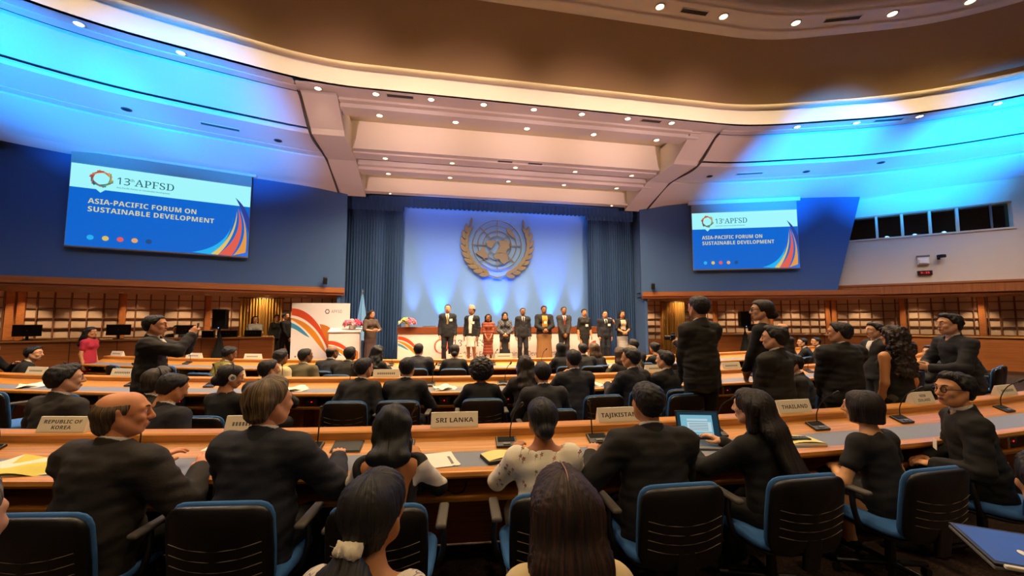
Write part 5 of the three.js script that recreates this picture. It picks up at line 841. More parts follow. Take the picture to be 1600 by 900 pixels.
  // body
  const foot = legs.map(l => cone(l.A, l.T, 0.035 * s, 0.03 * s, 0.03));
  const body = [fieldMesh([...torso(0), cone(neck, vadd(hd, [0, -0.05, -0.015]), 0.052 * s, 0.05 * s, 0.03), ...armP(0), ...legP(0), ...foot], hB)];
  const hg = headGeo(fem, near ? 0.006 : 0.01).clone(); hg.applyMatrix4(headM); body.push(hg);
  for (const a of arms) {
    const y = V(...a.dir), z = V(...a.palm); z.addScaledVector(y, -z.dot(y)).normalize(); const x = new THREE.Vector3().crossVectors(y, z);
    const m = new THREE.Matrix4().makeBasis(x, y, z).scale(V(s, s, s)).setPosition(...a.W); const hh = handGeo(a.pose, near ? 0.0045 : 0.008, a.q > 0).clone().applyMatrix4(m); body.push(hh);
  }
  part('body', mergeGeometries(body), skinMat(o.skin || 0xc58c62), g);
  const onHead = (nm, geo, m) => { const e = part(nm, geo, m, g); headM.decompose(e.position, e.quaternion, e.scale); return e; };
  if (o.hair) onHead(o.hair === 'hijab' ? 'headscarf' : 'hair', hairGeo(o.hair, near ? 0.0065 : 0.011), o.hair === 'hijab' ? clothMat(o.hc || '#15151a') : hairMat(o.hc || '#14100e'));
  if (o.face !== 0) { onHead('eyes', eyesG, eyesM); onHead('eyebrows', browsG, hairMat(o.hc && o.hair !== 'hijab' ? o.hc : '#1a1512')); onHead('lips', lipsG, skinMat(o.lips || 0x8a4a40)); }
  // clothes
  const wy = Pv[1] + 0.16 * s, fold = (amp, f) => (x, y, z) => amp * (sit ? 0.5 : 0.22) * noise(x * 5 + y * 6, y * 26 + Math.abs(x) * 9, z * 7) * (0.35 + 0.65 * Math.exp(-(((y - wy) / 0.14) ** 2))) + amp * noise(x * f, y * f * 1.5 + x * 4, z * f + 9) + amp * 0.5 * noise(x * f * 0.4, y * f * 2.6, z * f * 0.6 + 3);
  const T = o.top || {}, t = o.bottom || {}, hem = sit ? Pv[1] - 0.07 : Pv[1] - (T.hem || 0.1) * s;
  const jk = T.kind === 'suit' || T.kind === 'coat', e0 = jk ? 0.021 : 0.014, end = { long: 0.97, elbow: 0.55, short: 0.27, none: 0 }[T.sleeve || 'long'];
  const cuts = [{ cut: (x, y, z) => hem - y }];
  const nk = vadd(neck, vmul(d, -0.0)), nr = (jk ? 0.062 : T.neck || 0.062) * s;
  const neckSub = jk ? cone(vadd(nk, [0, 0.0, 0.02]), vadd(nk, [0, 0.2, 0.02]), nr, nr * 1.3, 0.01, { sub: true }) : cone(vadd(nk, T.scoop === 'back' ? [0, -0.2, -0.18] : [0, T.scoop ? -0.01 : 0.02, 0.01]), vadd(nk, [0, 0.2, T.scoop === 'back' ? -0.05 : 0.01]), nr, nr * 1.2, 0.008, { sub: true, ...(T.scoop ? { L: LX, sx: 1.7 } : {}) });
  const topP = [...torso(e0), ...(jk ? [cone(at(0.1), [Pv[0], hem, Pv[2]], 0.1 * b + e0, 0.106 * b + e0, 0.05, { L: LX, sx: 1.34 }), ...[-1, 1].map(q => cone(at(0.468, q * 0.05), at(0.437, q * sw / s * 0.98), 0.044 * b + e0, 0.045 * b + e0, 0.025))] : [cone(at(0.05), [Pv[0], Math.max(hem, Pv[1] - 0.2), Pv[2]], 0.104 * b + e0, 0.112 * b + e0, 0.05, { L: LX, sx: 1.42 })]), ...armP(e0, end), neckSub, ...cuts];
  if (T.kind === 'kurta' && !sit) topP.unshift(cone(at(0.05), [0, hem, 0], 0.12 * b, 0.17 * b, 0.04, { L: LX, sx: 1.35 }));
  const nm = T.name || (jk ? 'jacket' : 'top');
  part(nm, fieldMesh(topP, hC, { disp: fold(jk ? 0.010 : 0.006, 12) }), clothMat(T.color || '#17171a'), g);
  if (jk) {
    const col = fieldMesh([cone(vadd(nk, [0, -0.005, 0.0]), vadd(nk, [0, 0.05 * s, 0.012]), 0.066 * s, 0.063 * s, 0), cone(vadd(nk, [0, -0.05, 0.005]), vadd(nk, [0, 0.12, 0.02]), 0.053 * s, 0.053 * s, 0.004, { sub: true }), { cut: (x, y, z) => nk[1] - 0.01 - y }, { cut: (x, y, z) => y - nk[1] - 0.05 + (z - nk[2]) * 0.35 }], near ? 0.006 : 0.01);
    part('jacket_collar', fieldMesh([cone(vadd(nk, [0, -0.045, -0.012]), vadd(nk, [0, 0.026 * s, 0.004]), 0.088 * s, 0.074 * s, 0), cone(vadd(nk, [0, -0.1, 0]), vadd(nk, [0, 0.12, 0.02]), 0.064 * s, 0.067 * s, 0.006, { sub: true }), { cut: (x, y, z) => nk[1] - 0.05 - y }, { cut: (x, y, z) => y - nk[1] - 0.03 + (z - nk[2]) * 0.55 }, { cut: (x, y, z) => z - nk[2] - 0.055 }], near ? 0.007 : 0.011), clothMat(T.color || '#17171a'), g);
    part('shirt_collar', col, clothMat(T.shirt || '#d9d4c8'), g);
    if (o.front) {
      const yb = at(T.open ? -0.02 : 0.2)[1], yt = nk[1], wd = T.open ? 0.075 : 0.062;
      part('shirt', fieldMesh([...torso(e0 + 0.004), cone(at(0.1), [Pv[0], hem, Pv[2]], 0.103 * b + e0 + 0.004, 0.113 * b + e0, 0.05, { L: LX, sx: 1.42 }), { cut: (x, y, z) => Math.max(-z + Pv[2], Math.abs(x) - wd * (T.open ? Math.min(1, 0.55 + (y - yb) * 0.9) : Math.max(0, (y - yb) / (yt - yb))), yb - y, y - yt + 0.005) }], 0.012), clothMat(T.shirt || '#d9d4c8'), g);
      if (T.tie) part('tie', fieldMesh([...torso(e0 + 0.011), { cut: (x, y, z) => Math.max(-z + Pv[2], Math.abs(x) - 0.022 - 0.012 * (yt - y), yb + 0.01 - y, y - yt + 0.02) }], 0.009), clothMat(T.tie), g);
    }
    if (sit || o.lapel) { /* sleeve cuffs */ }
    for (const a of arms) part('cuff', cone2(vlerp(a.E, a.W, 0.9), vlerp(a.E, a.W, 1.02), 0.036 * s, 0.034 * s), clothMat(T.shirt || '#d9d4c8'), g);
  }
  if (T.inner) part('dress_front', fieldMesh([...torso(e0 + 0.004), { cut: (x, y, z) => Math.max(-z + Pv[2], Math.abs(x) - 0.085, hem - y, y - nk[1] + 0.03) }], 0.012), clothMat(T.inner), g);
  if (t.kind === 'skirt') {
    const hy = (t.hem || 0.3) * s; if (sit) part('skirt', fieldMesh([cone(at(-0.03), at(0.08), 0.115 * b, 0.105 * b, 0.05, { L: LX, sx: 1.42 }), cone([0, Pv[1], 0], [0, 0.53, 0.4 * s], 0.1 * b, 0.085 * b, 0.05, { L: LX, sx: 1.8 })], hC), clothMat(t.color), g);
    else part(t.name || 'skirt', fieldMesh([cone(at(0.08), [0, Pv[1] - 0.15 * s, Pv[2]], 0.1 * b, 0.128 * b, 0.05, { L: LX, sx: 1.36 }), cone([0, Pv[1] - 0.12 * s, Pv[2]], [0, hy, 0.01], 0.127 * b, (t.flare || 0.15) * b, 0.05, { L: LX, sx: 1.3 }), { cut: (x, y, z) => hy - y }], hC, { disp: (x, y, z) => 0.008 * Math.sin(Math.atan2(x, z) * 13) * sst(Pv[1], hy, y) }), clothMat(t.color), g);
  } else part(t.name || 'trousers', fieldMesh([cone(at(-0.06), at(0.08), 0.108 * b + 0.01, 0.1 * b + 0.008, 0.05, { L: LX, sx: 1.42 }), ...legP(0.014, t.wide || 0.02), { cut: (x, y, z) => y - at(0.09)[1] - 0.02 }], hC, { disp: fold(0.005, 9) }), clothMat(t.color || T.color || '#17171a'), g);
  for (const l of legs) part('shoe', fieldMesh([cone(vadd(l.A, [0, -0.015, -0.02]), vadd(l.T, [0, 0.008, 0.02]), 0.045 * s, 0.036 * s, 0.02), { cut: (x, y, z) => 0.006 - y }, { cut: (x, y, z) => y - 0.1 }], 0.014), clothMat(o.shoe || '#0d0c0c'), g);
  // small belongings worn on the body
  if (o.badge) { const z0 = at(0.3, 0, 0.12 * bk + 0.02); const m = part('badge', rbox(0.085, 0.07, 0.004, 0.002), MAT.paper, g); m.position.set(o.badge[0] * s, at(o.badge[1])[1], z0[2] + (o.badge[2] || 0.012)); m.rotation.x = -0.05; }
  if (o.lanyard) { const y0 = at(o.lanyard)[1]; part('lanyard', tube([[-0.06, nk[1] + 0.02, 0.02], [-0.05, at(0.4)[1], 0.125 * b], [0, y0 + 0.03, 0.15 * b], [0.05, at(0.4)[1], 0.125 * b], [0.06, nk[1] + 0.02, 0.02]].map(p => vadd(p, [0, 0, Pv[2]])), 0.004), clothMat('#2d4a8a'), g); }
  if (o.headphones) { const p = new THREE.Group(); p.name = 'headphones'; g.add(p); headM.decompose(p.position, p.quaternion, p.scale); for (const q of [-1, 1]) { part('ear_cup', cyl(0.034, 0.034, 0.026, 16).rotateZ(Math.PI / 2).translate(q * 0.098, -0.002, -0.004), MAT.cream, p); part('ear_disc', cyl(0.018, 0.018, 0.006, 12).rotateZ(Math.PI / 2).translate(q * 0.113, -0.002, -0.004), MAT.grey, p); } part('headband', tube([[-0.1, 0, 0], [-0.1, 0.08, -0.005], [0, 0.137, -0.01], [0.1, 0.08, -0.005], [0.1, 0, 0]], 0.006, 6, 24), MAT.black, p); }
  if (o.glasses) { const p = new THREE.Group(); p.name = 'glasses'; g.add(p); headM.decompose(p.position, p.quaternion, p.scale); for (const q of [-1, 1]) { part('rim', new THREE.TorusGeometry(0.021, 0.0025, 6, 18).translate(q * 0.033, 0.006, 0.112), MAT.black, p); part('temple', tube([[q * 0.054, 0.008, 0.11], [q * 0.082, 0.01, 0.05], [q * 0.086, 0.008, -0.01]], 0.0025), MAT.black, p); } part('bridge', tube([[-0.012, 0.008, 0.113], [0.012, 0.008, 0.113]], 0.0022), MAT.black, p); }
  if (o.hat) onHead('hat', (() => { const rows = []; for (const [y, r, sh] of [[0.055, 0.1, 0], [0.07, 0.102, 0], [0.15, 0.09, 0.005], [0.172, 0.075, 0.008], [0.176, 0.02, 0.008]]) { const q = []; for (let i = 0; i < 24; i++) { const a = i / 24 * 6.2832; q.push([Math.sin(a) * r * 0.92, y + 0.012 * Math.cos(a), Math.cos(a) * r * 1.08 - 0.01 + sh]); } rows.push(q); } return smoothLoft(rows, true); })(), clothMat(o.hat));
  if (o.clip) onHead('hair_tie', fieldMesh([cone([-0.014, -0.05, -0.142], [0.014, -0.05, -0.142], 0.028, 0.028, 0.01)], 0.006, { disp: (x, y, z) => 0.012 * noise(x * 70, y * 40, z * 70) }), clothMat('#d8cfb4'));
  if (o.sunglasses) { const p = onHead('sunglasses', merge([-1, 1].map(q => rbox(0.05, 0.03, 0.012, 0.008).translate(q * 0.032, 0.11, 0.02)).concat([tube([[-0.08, 0.1, 0.0], [0, 0.115, 0.026], [0.08, 0.1, 0]], 0.004)])), std(0x3a4f9a, { roughness: 0.15, metalness: 0.3 })); }
  if (o.skinParting) onHead('parting', tube([[0, 0.132, 0.04], [0, 0.134, 0.0], [0, 0.13, -0.04], [0.002, 0.112, -0.085]], 0.0022, 5, 12), skinMat(0x9a6a4a));
  if (o.wrist) { const a = arms[1]; }
  return { g, headM, arms, at };
}
function cone2(a, b, ra, rb) { const v = V(...b).sub(V(...a)), c = new THREE.CylinderGeometry(rb, ra, v.length(), 14); c.applyQuaternion(new THREE.Quaternion().setFromUnitVectors(V(0, 1, 0), v.normalize())); c.translate((a[0] + b[0]) / 2, (a[1] + b[1]) / 2, (a[2] + b[2]) / 2); return c; }
// ---------------------------------------------------------------- people
const HPI = Math.PI / 2;
const suit = (color, extra = {}) => ({ kind: 'suit', color, ...extra }), pants = color => ({ color });
const BLK = '#17130f', DRK = '#1e1914', NAVY = '#20232e', OLV = '#2b261b', GREY = '#3a3631', TAN = 0xc98f62, FAIR = 0xd9a27a, BROWN = 0x8a5a3a, DEEP = 0x5a3826, HB = '#1a130e', HBR = '#3c2717';
function solveLean(h, top) { const s = h / 1.75, f = le => 0.55 + 0.51 * s * Math.cos(le) + 0.155 * s * Math.cos(le * 0.6) + 0.122 * Math.max(0.93, s); let le = 0.16; while (le < 0.42 && f(le) - 0.09 > top) le += 0.01; return [le, Math.max(-0.09, Math.min(0.04, top - f(le)))]; }
// seated on an arc facing the stage: head at (hx, radius r), ht = height of the top of the head
function seated(o) {
  const [le, dy] = solveLean(o.h, o.ht), s = o.h / 1.75, back = 0.53 * s * Math.sin(le) + 0.16 * s * Math.sin(le * 0.6) + 0.03, t = arcTurn(o.r, o.hx), r = o.r + back, x = r * Math.sin(t), z = -14 + r * Math.cos(t), turn = t + (o.turn || 0);
  const p = person({ sit: true, lean: le, dy, lod: 1, face: 0, ...o, x, z, yaw: Math.PI + turn, y: 0, label: 'seated ' + o.label });
  if (o.chair !== 0) chair(x - Math.sin(t) * 0.03, z - Math.cos(t) * 0.03, t + (o.ct || 0), 'black office chair of the ' + (o.short || o.label)).scale.y = 1 + dy * 0.7;
  return p;
}
const stand = o => person({ lod: 1, ...o, label: 'standing ' + o.label });
const RA = 25.5, RB = 22.85, RC = 20.0;
// ---- rearmost desk row
seated({ label: 'balding fair haired man in dark brown suit', lod: 0, face: 1, h: 1.82, bulk: 1.25, ht: 1.27, r: RA, hx: -3.82, turn: -0.2, hy: -0.75, hair: 'balding', hc: '#8f7044', skin: 0xd98f5c, top: suit('#2b221a'), bottom: pants(BLK), handR: { p: [0.26, 0.79, 0.36] } });
seated({ label: 'fair haired man in navy suit', lod: 0, face: 1, h: 1.82, bulk: 1.1, ht: 1.32, r: RA, hx: -3.05, turn: -0.12, hy: -0.45, hair: 'wavy', hc: '#9a7c4e', skin: 0xd99a6c, top: suit('#20222c'), bottom: pants('#1c1c22'), handR: { p: [0.24, 0.79, 0.45] } });
seated({ label: 'black haired woman with a bare upper back', lod: 0, f: 1, h: 1.6, ht: 1.17, r: RA, hx: -2.36, turn: 0.05, hair: 'shoulder', hc: '#0c0908', skin: 0xb8763e, top: { color: 'monochrome', sleeve: 'elbow', scoop: 'back', neck: 0.11, name: 'blouse' }, bottom: pants(BLK), hp: 0.1 });
seated({ label: 'woman with a dark bun in a white floral blouse', lod: 0, f: 1, h: 1.62, bulk: 1.12, ht: 1.19, r: RA, hx: -1.52, hair: 'lowbun', hc: '#0e0b0a', skin: 0xa8683a, top: { color: 'floral', sleeve: 'elbow', scoop: 'wide', neck: 0.08, name: 'blouse' }, bottom: pants('#d8cdb4') });
seated({ label: 'broad man with black hair in a black suit', lod: 0, h: 1.76, bulk: 1.12, ht: 1.27, r: RA, hx: -0.87, turn: -0.05, hair: 'short', hc: '#15100c', skin: TAN, top: suit('#1b1612'), bottom: pants(BLK), handL: { p: [0.3, 0.79, 0.3] } });
seated({ label: 'woman with very long dark brown hair in black', lod: 0, f: 1, h: 1.64, ht: 1.21, r: RA, hx: -0.13, turn: 0.28, hy: 0.2, hair: 'longback', hc: '#2a1c12', skin: FAIR, top: { color: '#14110e', name: 'blouse' }, bottom: pants(BLK), handL: { p: [0.18, 0.79, 0.46] } });
seated({ label: 'woman with a brown bob in a black dress', lod: 0, face: 1, f: 1, h: 1.6, ht: 1.17, r: RA, hx: 0.72, turn: 0.12, hy: 0.25, hair: 'bob', hc: '#2c1a0e', skin: 0xdba06a, top: { color: '#15120f', sleeve: 'short', scoop: 'wide', neck: 0.07, name: 'dress' }, bottom: { kind: 'skirt', color: '#15120f' }, arms: 'lap' });
seated({ label: 'man with glasses and parted black hair', lod: 0, face: 1, h: 1.72, ht: 1.27, r: RA, hx: 1.6, turn: 0.75, hy: 0.55, ct: 0.35, hair: 'full', hc: '#1a120c', skin: 0xd79a68, glasses: 1, top: suit('#17130f'), bottom: pants(BLK), arms: 'lap', badge: [0.02, 0.26, 0.05] });
// ---- foreground, chairs behind the rearmost row
seated({ label: 'woman with a dark ponytail and a pale hair tie', lod: 0, f: 1, h: 1.6, ht: 1.15, r: 26.5, hx: -2.36, turn: -0.15, hy: -0.15, hair: 'ponytail', hc: '#1b120c', skin: 0xb37844, clip: 1, hs: 1.06, top: { color: 'lace', sleeve: 'short', scoop: 'wide', neck: 0.085, name: 'blouse' }, bottom: pants('#23263a'), arms: 'lap' });
seated({ label: 'woman with long straight brown hair and a centre parting', lod: 0, f: 1, h: 1.62, ht: 1.16, r: 26.56, hx: -1.73, hair: 'longer', hc: '#452511', skin: FAIR, skinParting: 1, hs: 1.06, top: { color: '#cdb786', name: 'blouse' }, bottom: pants('#2a2420'), arms: 'lap' });
seated({ label: 'grey haired older man beside the yellow newspaper', lod: 0, h: 1.74, ht: 1.2, r: 26.62, hx: -3.44, hair: 'wavy', hc: '#a39a8c', skin: FAIR, top: suit('#191512'), bottom: pants(BLK), arms: 'lap' });
{
  const p = seated({ label: 'dark haired person in black with a laptop on the knees', lod: 0, f: 1, h: 1.66, ht: 1.12, r: 26.67, hx: 0.1, turn: 0, hy: -0.3, hair: 'long', hc: '#120d0a', skin: TAN, top: { color: '#15110e', name: 'sweater' }, bottom: pants(BLK), arms: 'lap' });
  const g = thing('laptop', 'dark glossy laptop held by the person in black', 'laptop', [0.06, 0.727, 12.446]); g.scale.setScalar(1.25);
  const ya = V(0.154, 0.0105, -0.215).normalize(), xa = V(0.464, 0.009, -0.014); xa.addScaledVector(ya, -xa.dot(ya)).normalize(); const za = new THREE.Vector3().crossVectors(xa, ya); g.quaternion.setFromRotationMatrix(new THREE.Matrix4().makeBasis(xa, ya, za));
  const q = za.y > 0 ? 1 : -1; part('lid', rbox(0.3, 0.26, 0.007, 0.003).translate(0.15, 0, 0), MAT.black, g); part('screen', new THREE.BoxGeometry(0.28, 0.23, 0.001).translate(0.15, 0, q * 0.004), std(0x1c1f28, { roughness: 0.3 }), g); part('logo', cyl(0.014, 0.014, 0.001, 14).scale(0.7, 1, 1.2).rotateX(Math.PI / 2).translate(0.11, -0.03, q * 0.005), MAT.cream, g); part('hinge', rbox(0.2, 0.014, 0.012, 0.004).translate(0.12, -0.135, 0), MAT.cream, g); part('keyboard_base', rbox(0.3, 0.26, 0.012, 0.004).translate(0.15, 0, -q * 0.012), MAT.grey, g);
}
// ---- second rank and middle row
seated({ label: 'black haired man in grey suit beside the balding man', face: 1, h: 1.74, ht: 1.26, r: 24.15, hx: -5.3, turn: -0.1, hy: -0.5, hair: 'full', hc: HB, skin: FAIR, top: suit('#3b352e'), bottom: pants(GREY), arms: 'lap', lod: 0 });
seated({ label: 'young man in navy bending forward behind the navy suited man', face: 1, h: 1.74, ht: 1.12, r: 24.2, hx: -4.36, turn: -0.15, hy: -0.3, hp: 0.35, hair: 'short', hc: HB, skin: 0xc98a58, top: suit('#23222a'), bottom: pants(NAVY), arms: 'lap' });
seated({ label: 'older grey haired man wearing pale headphones', face: 1, h: 1.74, ht: 1.18, r: 23.85, hx: -4.72, hy: -0.4, turn: -0.2, hair: 'wavy', hc: '#5d5140', skin: 0xc98f62, headphones: 1, top: suit('#1d1a16'), bottom: pants(BLK), arms: 'lap' });
seated({ label: 'dark haired woman in black wearing pale headphones', face: 1, f: 1, h: 1.68, ht: 1.2, r: 23.6, hx: -4.15, hy: -0.7, hp: 0.2, turn: -0.1, hair: 'lowbun', hc: HB, skin: TAN, headphones: 1, top: { color: '#14110f', name: 'jacket' }, bottom: pants(BLK) });
seated({ label: 'man with cropped hair looking down beside the cream jacket', h: 1.72, ht: 1.14, r: RB, hx: -4.12, turn: -0.3, hy: -0.4, hair: 'short', hc: '#241a14', skin: TAN, top: suit('#1a1613'), bottom: pants(BLK), arms: 'raised' });
seated({ label: 'slim man in black suit before the papers', h: 1.76, ht: 1.2, r: RB, hx: -3.0, turn: -0.15, hy: -0.3, hair: 'short', hc: HB, skin: TAN, top: suit('#1c1713'), bottom: pants(BLK), arms: 'lap' });
seated({ label: 'black haired man leaning on the middle desk', h: 1.76, ht: 1.18, r: RB, hx: -2.46, hair: 'short', hc: '#100c0a', skin: TAN, top: suit('#181411'), bottom: pants(BLK) });
seated({ label: 'woman with a round mass of curly hair in black', f: 1, h: 1.6, bulk: 1.1, ht: 1.06, r: RB, hx: -1.58, hair: 'afro', hc: '#2a1c12', skin: BROWN, top: { color: '#161311', name: 'jacket' }, bottom: pants(BLK), chair: 1 });
seated({ label: 'man in dark coat behind the filming woman', h: 1.74, ht: 1.12, r: 23.45, hx: -0.98, hair: 'short', hc: HB, skin: TAN, top: suit('#221f22'), bottom: pants(BLK) });
{ const p = seated({ label: 'brown haired woman in a furry brown coat filming the stage', f: 1, h: 1.66, ht: 1.2, r: 22.75, hx: -1.02, hair: 'wavylong', hc: '#3d2a1c', skin: FAIR, sunglasses: 1, top: { kind: 'coat', color: '#3a2f27', name: 'coat' }, bottom: pants(BLK), arms: 'raised', chair: 0 });
  const v = p.g.localToWorld(V(0, 1.02, 0.36)); const g = thing('mobile_phone', 'phone with bright blue display held up by the filming woman', 'phone', [v.x, v.y, v.z], p.g.rotation.y + Math.PI); part('body', rbox(0.15, 0.075, 0.009, 0.004), MAT.black, g); part('display', new THREE.PlaneGeometry(0.14, 0.066).translate(0, 0, 0.0055), new THREE.MeshStandardMaterial({ color: 0, emissive: 0x4a7fe0, emissiveIntensity: 0.9 }), g); }
seated({ label: 'man in slate navy suit raising his hands to his face', h: 1.78, ht: 1.28, r: 22.85, hx: -0.42, hair: 'short', hc: HB, skin: TAN, top: suit('#2a2b33'), bottom: pants(NAVY), arms: 'raised', chair: 0 });
seated({ label: 'man in dark navy suit turning his head', face: 1, h: 1.78, ht: 1.28, r: 22.85, hx: 0.38, turn: 0.25, hy: 0.5, hair: 'full', hc: HB, skin: TAN, top: suit('#22232b'), bottom: pants(NAVY) });
seated({ label: 'man in black suit half hidden by the tall standing man', face: 1, h: 1.74, ht: 1.24, r: 22.8, hx: 0.9, turn: 0.2, hy: 0.4, hair: 'full', hc: HB, skin: FAIR, top: suit('#151310'), bottom: pants(BLK) });
seated({ label: 'young man in brown suit looking left before the big man', face: 1, h: 1.7, ht: 1.2, r: 23.3, hx: 2.55, turn: 0.7, hy: 0.5, hair: 'full', hc: HB, skin: FAIR, top: suit('#2b241c'), bottom: pants(BLK), arms: 'lap' });
for (const [hx, r, ht, hy, lab] of [[7.1, 22.9, 1.22, 0.9, 'student in black suit beside the leaning man'], [7.6, 23.0, 1.2, 0.6, 'student in dark suit second from the right middle row end'], [8.15, 22.95, 1.2, 0.9, 'student in dark suit last on the middle row'], [6.5, 22.95, 1.2, 0.8, 'student beyond the curly haired woman']]) seated({ label: lab, face: 1, lod: 2, h: 1.72, ht, r, hx, turn: 0.35, hy, hair: 'full', hc: HB, skin: FAIR, top: suit('#191614'), bottom: pants(BLK) });
for (const [hx, lab, c] of [[6.3, 'delegate in grey suit right of the stage, front row', '#3b3833'], [7.0, 'delegate in black suit right of the stage, front row', '#171513'], [7.7, 'delegate in brown suit right of the stage, front row', '#33281f'], [5.5, 'delegate in navy suit right of the stage, front row', '#20222c']]) seated({ label: lab, face: 1, lod: 2, h: 1.7, ht: 1.2, r: 20.2, hx, turn: 0.25, hy: 0.7, hair: 'short', hc: HB, skin: FAIR, top: suit(c), bottom: pants(BLK) });
// ---- row closest to the stage
const C2 = (o) => seated({ lod: 2, h: 1.72, ...o });
C2({ label: 'man in cream jacket with a dark cap of hair', ht: 1.15, r: 21.25, hx: -4.55, turn: -0.2, hair: 'full', hc: '#1b1713', skin: BROWN, top: suit('#c9b68a'), bottom: pants(GREY), arms: 'lap' });
C2({ label: 'man in olive grey suit beside the cream jacket', face: 1, ht: 1.15, r: 21.0, hx: -4.2, hy: -0.6, hair: 'short', hc: HB, skin: BROWN, top: suit('#5a5136'), bottom: pants(GREY), arms: 'lap' });
C2({ label: 'man with thinning hair in navy suit near the lectern', face: 1, ht: 1.14, r: 20.25, hx: -3.95, hy: -0.6, hair: 'balding', hc: '#2a1d14', skin: BROWN, top: suit('#23242c'), bottom: pants(NAVY) });
C2({ label: 'dark skinned man in olive black suit below the speaker woman', ht: 1.2, r: 20.75, hx: -3.58, turn: -0.2, hair: 'short', hc: '#0f0b09', skin: DEEP, bulk: 1.15, top: suit('#2e2a1c'), bottom: pants(GREY) });
C2({ label: 'woman with black shoulder hair and black jacket near the steps', f: 1, ht: 1.14, r: 20.2, hx: -3.2, turn: -0.2, hair: 'wavylong', hc: '#0e0b0a', skin: BROWN, top: { color: '#15130f', name: 'jacket' }, bottom: pants(BLK) });
C2({ label: 'broad man in slate navy suit before the table print', ht: 1.21, r: RC, hx: -2.43, bulk: 1.15, hair: 'short', hc: '#17120f', skin: TAN, top: suit('#33353d'), bottom: pants(NAVY) });
C2({ label: 'woman in black with gathered brown hair', f: 1, ht: 1.17, r: RC, hx: -1.76, bulk: 1.15, hair: 'lowbun', hc: '#2a1d14', skin: TAN, top: { color: '#171411', name: 'jacket' }, bottom: pants(BLK) });
C2({ label: 'woman in a black headscarf', f: 1, ht: 1.2, r: RC, hx: 0.31, hair: 'hijab', hc: '#121114', skin: TAN, top: { color: '#131215', name: 'robe' }, bottom: pants(BLK) });
C2({ label: 'man with brown hair and white collar next to the headscarf', ht: 1.18, r: RC, hx: 0.76, hair: 'short', hc: '#33231a', skin: FAIR, top: suit('#1d1a18'), bottom: pants(BLK) });
C2({ label: 'woman with light brown shoulder hair behind the collared man', f: 1, ht: 1.17, r: 19.9, hx: 1.05, hair: 'long', hc: '#7a5a34', skin: FAIR, top: { color: '#2a2420', name: 'jacket' }, bottom: pants(BLK) });
C2({ label: 'woman with long straight light brown hair in black', f: 1, ht: 1.16, r: 21.2, hx: 1.0, hair: 'longer', hc: '#6a4a2c', skin: FAIR, top: { color: '#2b2520', name: 'jacket' }, bottom: pants(BLK) });
C2({ label: 'blond woman in a black jacket', f: 1, ht: 1.17, r: 21.0, hx: 1.32, hair: 'wavylong', hc: '#a98c5a', skin: FAIR, top: { color: '#171512', name: 'jacket' }, bottom: pants(BLK) });
C2({ label: 'dark haired man before the patterned skirt', ht: 1.25, r: RC, hx: 1.9, hair: 'full', hc: HB, skin: TAN, top: suit('#17140f'), bottom: pants(BLK) });
C2({ label: 'woman in black with a small top knot', f: 1, ht: 1.14, r: RC, hx: 2.4, hair: 'topknot', hc: '#1d1510', skin: TAN, top: { color: '#14110e', name: 'jacket' }, bottom: pants(BLK) });
C2({ label: 'person in patterned olive jacket behind the standing photographer', ht: 1.13, r: 20.6, hx: -5.75, turn: -0.5, hp: 0.3, hair: 'full', hc: '#15120f', skin: BROWN, top: suit('olive'), bottom: pants(BLK), arms: 'lap' });
C2({ label: 'man in black suit before the woman in red', face: 1, ht: 1.2, r: 21.3, hx: -8.9, turn: -0.5, hy: -0.5, hair: 'full', hc: HB, skin: FAIR, top: suit('#171411'), bottom: pants(BLK), arms: 'lap' });
C2({ label: 'man in black suit stretching out an arm', face: 1, ht: 1.22, r: 20.9, hx: -10.6, turn: -0.9, hy: -0.3, hair: 'short', hc: HB, skin: FAIR, top: suit('#1a1613'), bottom: pants(BLK), armR: 'reach', chair: 0 });
C2({ label: 'man with glasses near the left wall counter', face: 1, ht: 1.12, r: 21.5, hx: -9.95, turn: -0.8, hy: -0.3, hair: 'short', hc: HB, skin: FAIR, glasses: 1, top: suit('#181512'), bottom: pants(BLK), arms: 'lap' });
// ---- standing in the hall
{
  const p = stand({ label: 'man in dark suit photographing the stage with a phone', lod: 0, h: 1.72, x: -5.35, z: 8.35, yaw: HPI + 0.3, hy: -0.1, hair: 'short', hc: '#1d1510', skin: 0xc98a5c, bulk: 1.15, top: suit('#221d19'), bottom: pants('#1d1916'), handL: { p: [0.06, 1.5, 0.36] }, handR: { p: [0.06, 1.5, 0.36] }, arms: 'phone', front: 1 });
  const m = V(0, 1.54, 0.4), v = p.g.localToWorld(m); const g = thing('mobile_phone', 'phone held up by the standing photographer', 'phone', [v.x, v.y, v.z], p.g.rotation.y); part('body', rbox(0.075, 0.15, 0.009, 0.004), MAT.black, g); part('glass', new THREE.PlaneGeometry(0.068, 0.14).rotateY(Math.PI).translate(0, 0, -0.0055), std(0x2a3a50, { roughness: 0.1 }), g);
}
stand({ label: 'tall man with cropped hair in an olive black suit seen from behind', lod: 0, face: 0, h: 1.94, x: 0.82, z: 9.63, yaw: Math.PI + 0.05, hair: 'short', hc: '#120e0b', skin: TAN, top: suit('#26231a', { hem: 0.18 }), bottom: pants('#171511'), arms: 'low' });
stand({ label: 'tall woman in black with brown hair tied low, looking left', face: 1, f: 1, h: 1.92, x: 1.95, z: 9.3, yaw: Math.PI + 0.5, hy: 0.55, hair: 'lowbun', hc: '#3d2818', skin: FAIR, glasses: 1, bulk: 1.1, top: { color: '#121010', name: 'sweater', hem: 0.05 }, bottom: pants(BLK), arms: 'low' });
stand({ label: 'short haired man in black suit below the tall woman', lod: 0, face: 1, h: 1.6, x: 1.06, z: 10.42, yaw: Math.PI + 0.35, hy: 0.35, hair: 'full', hc: HB, skin: FAIR, top: suit('#1e1a14'), bottom: pants(BLK), arms: 'low' });
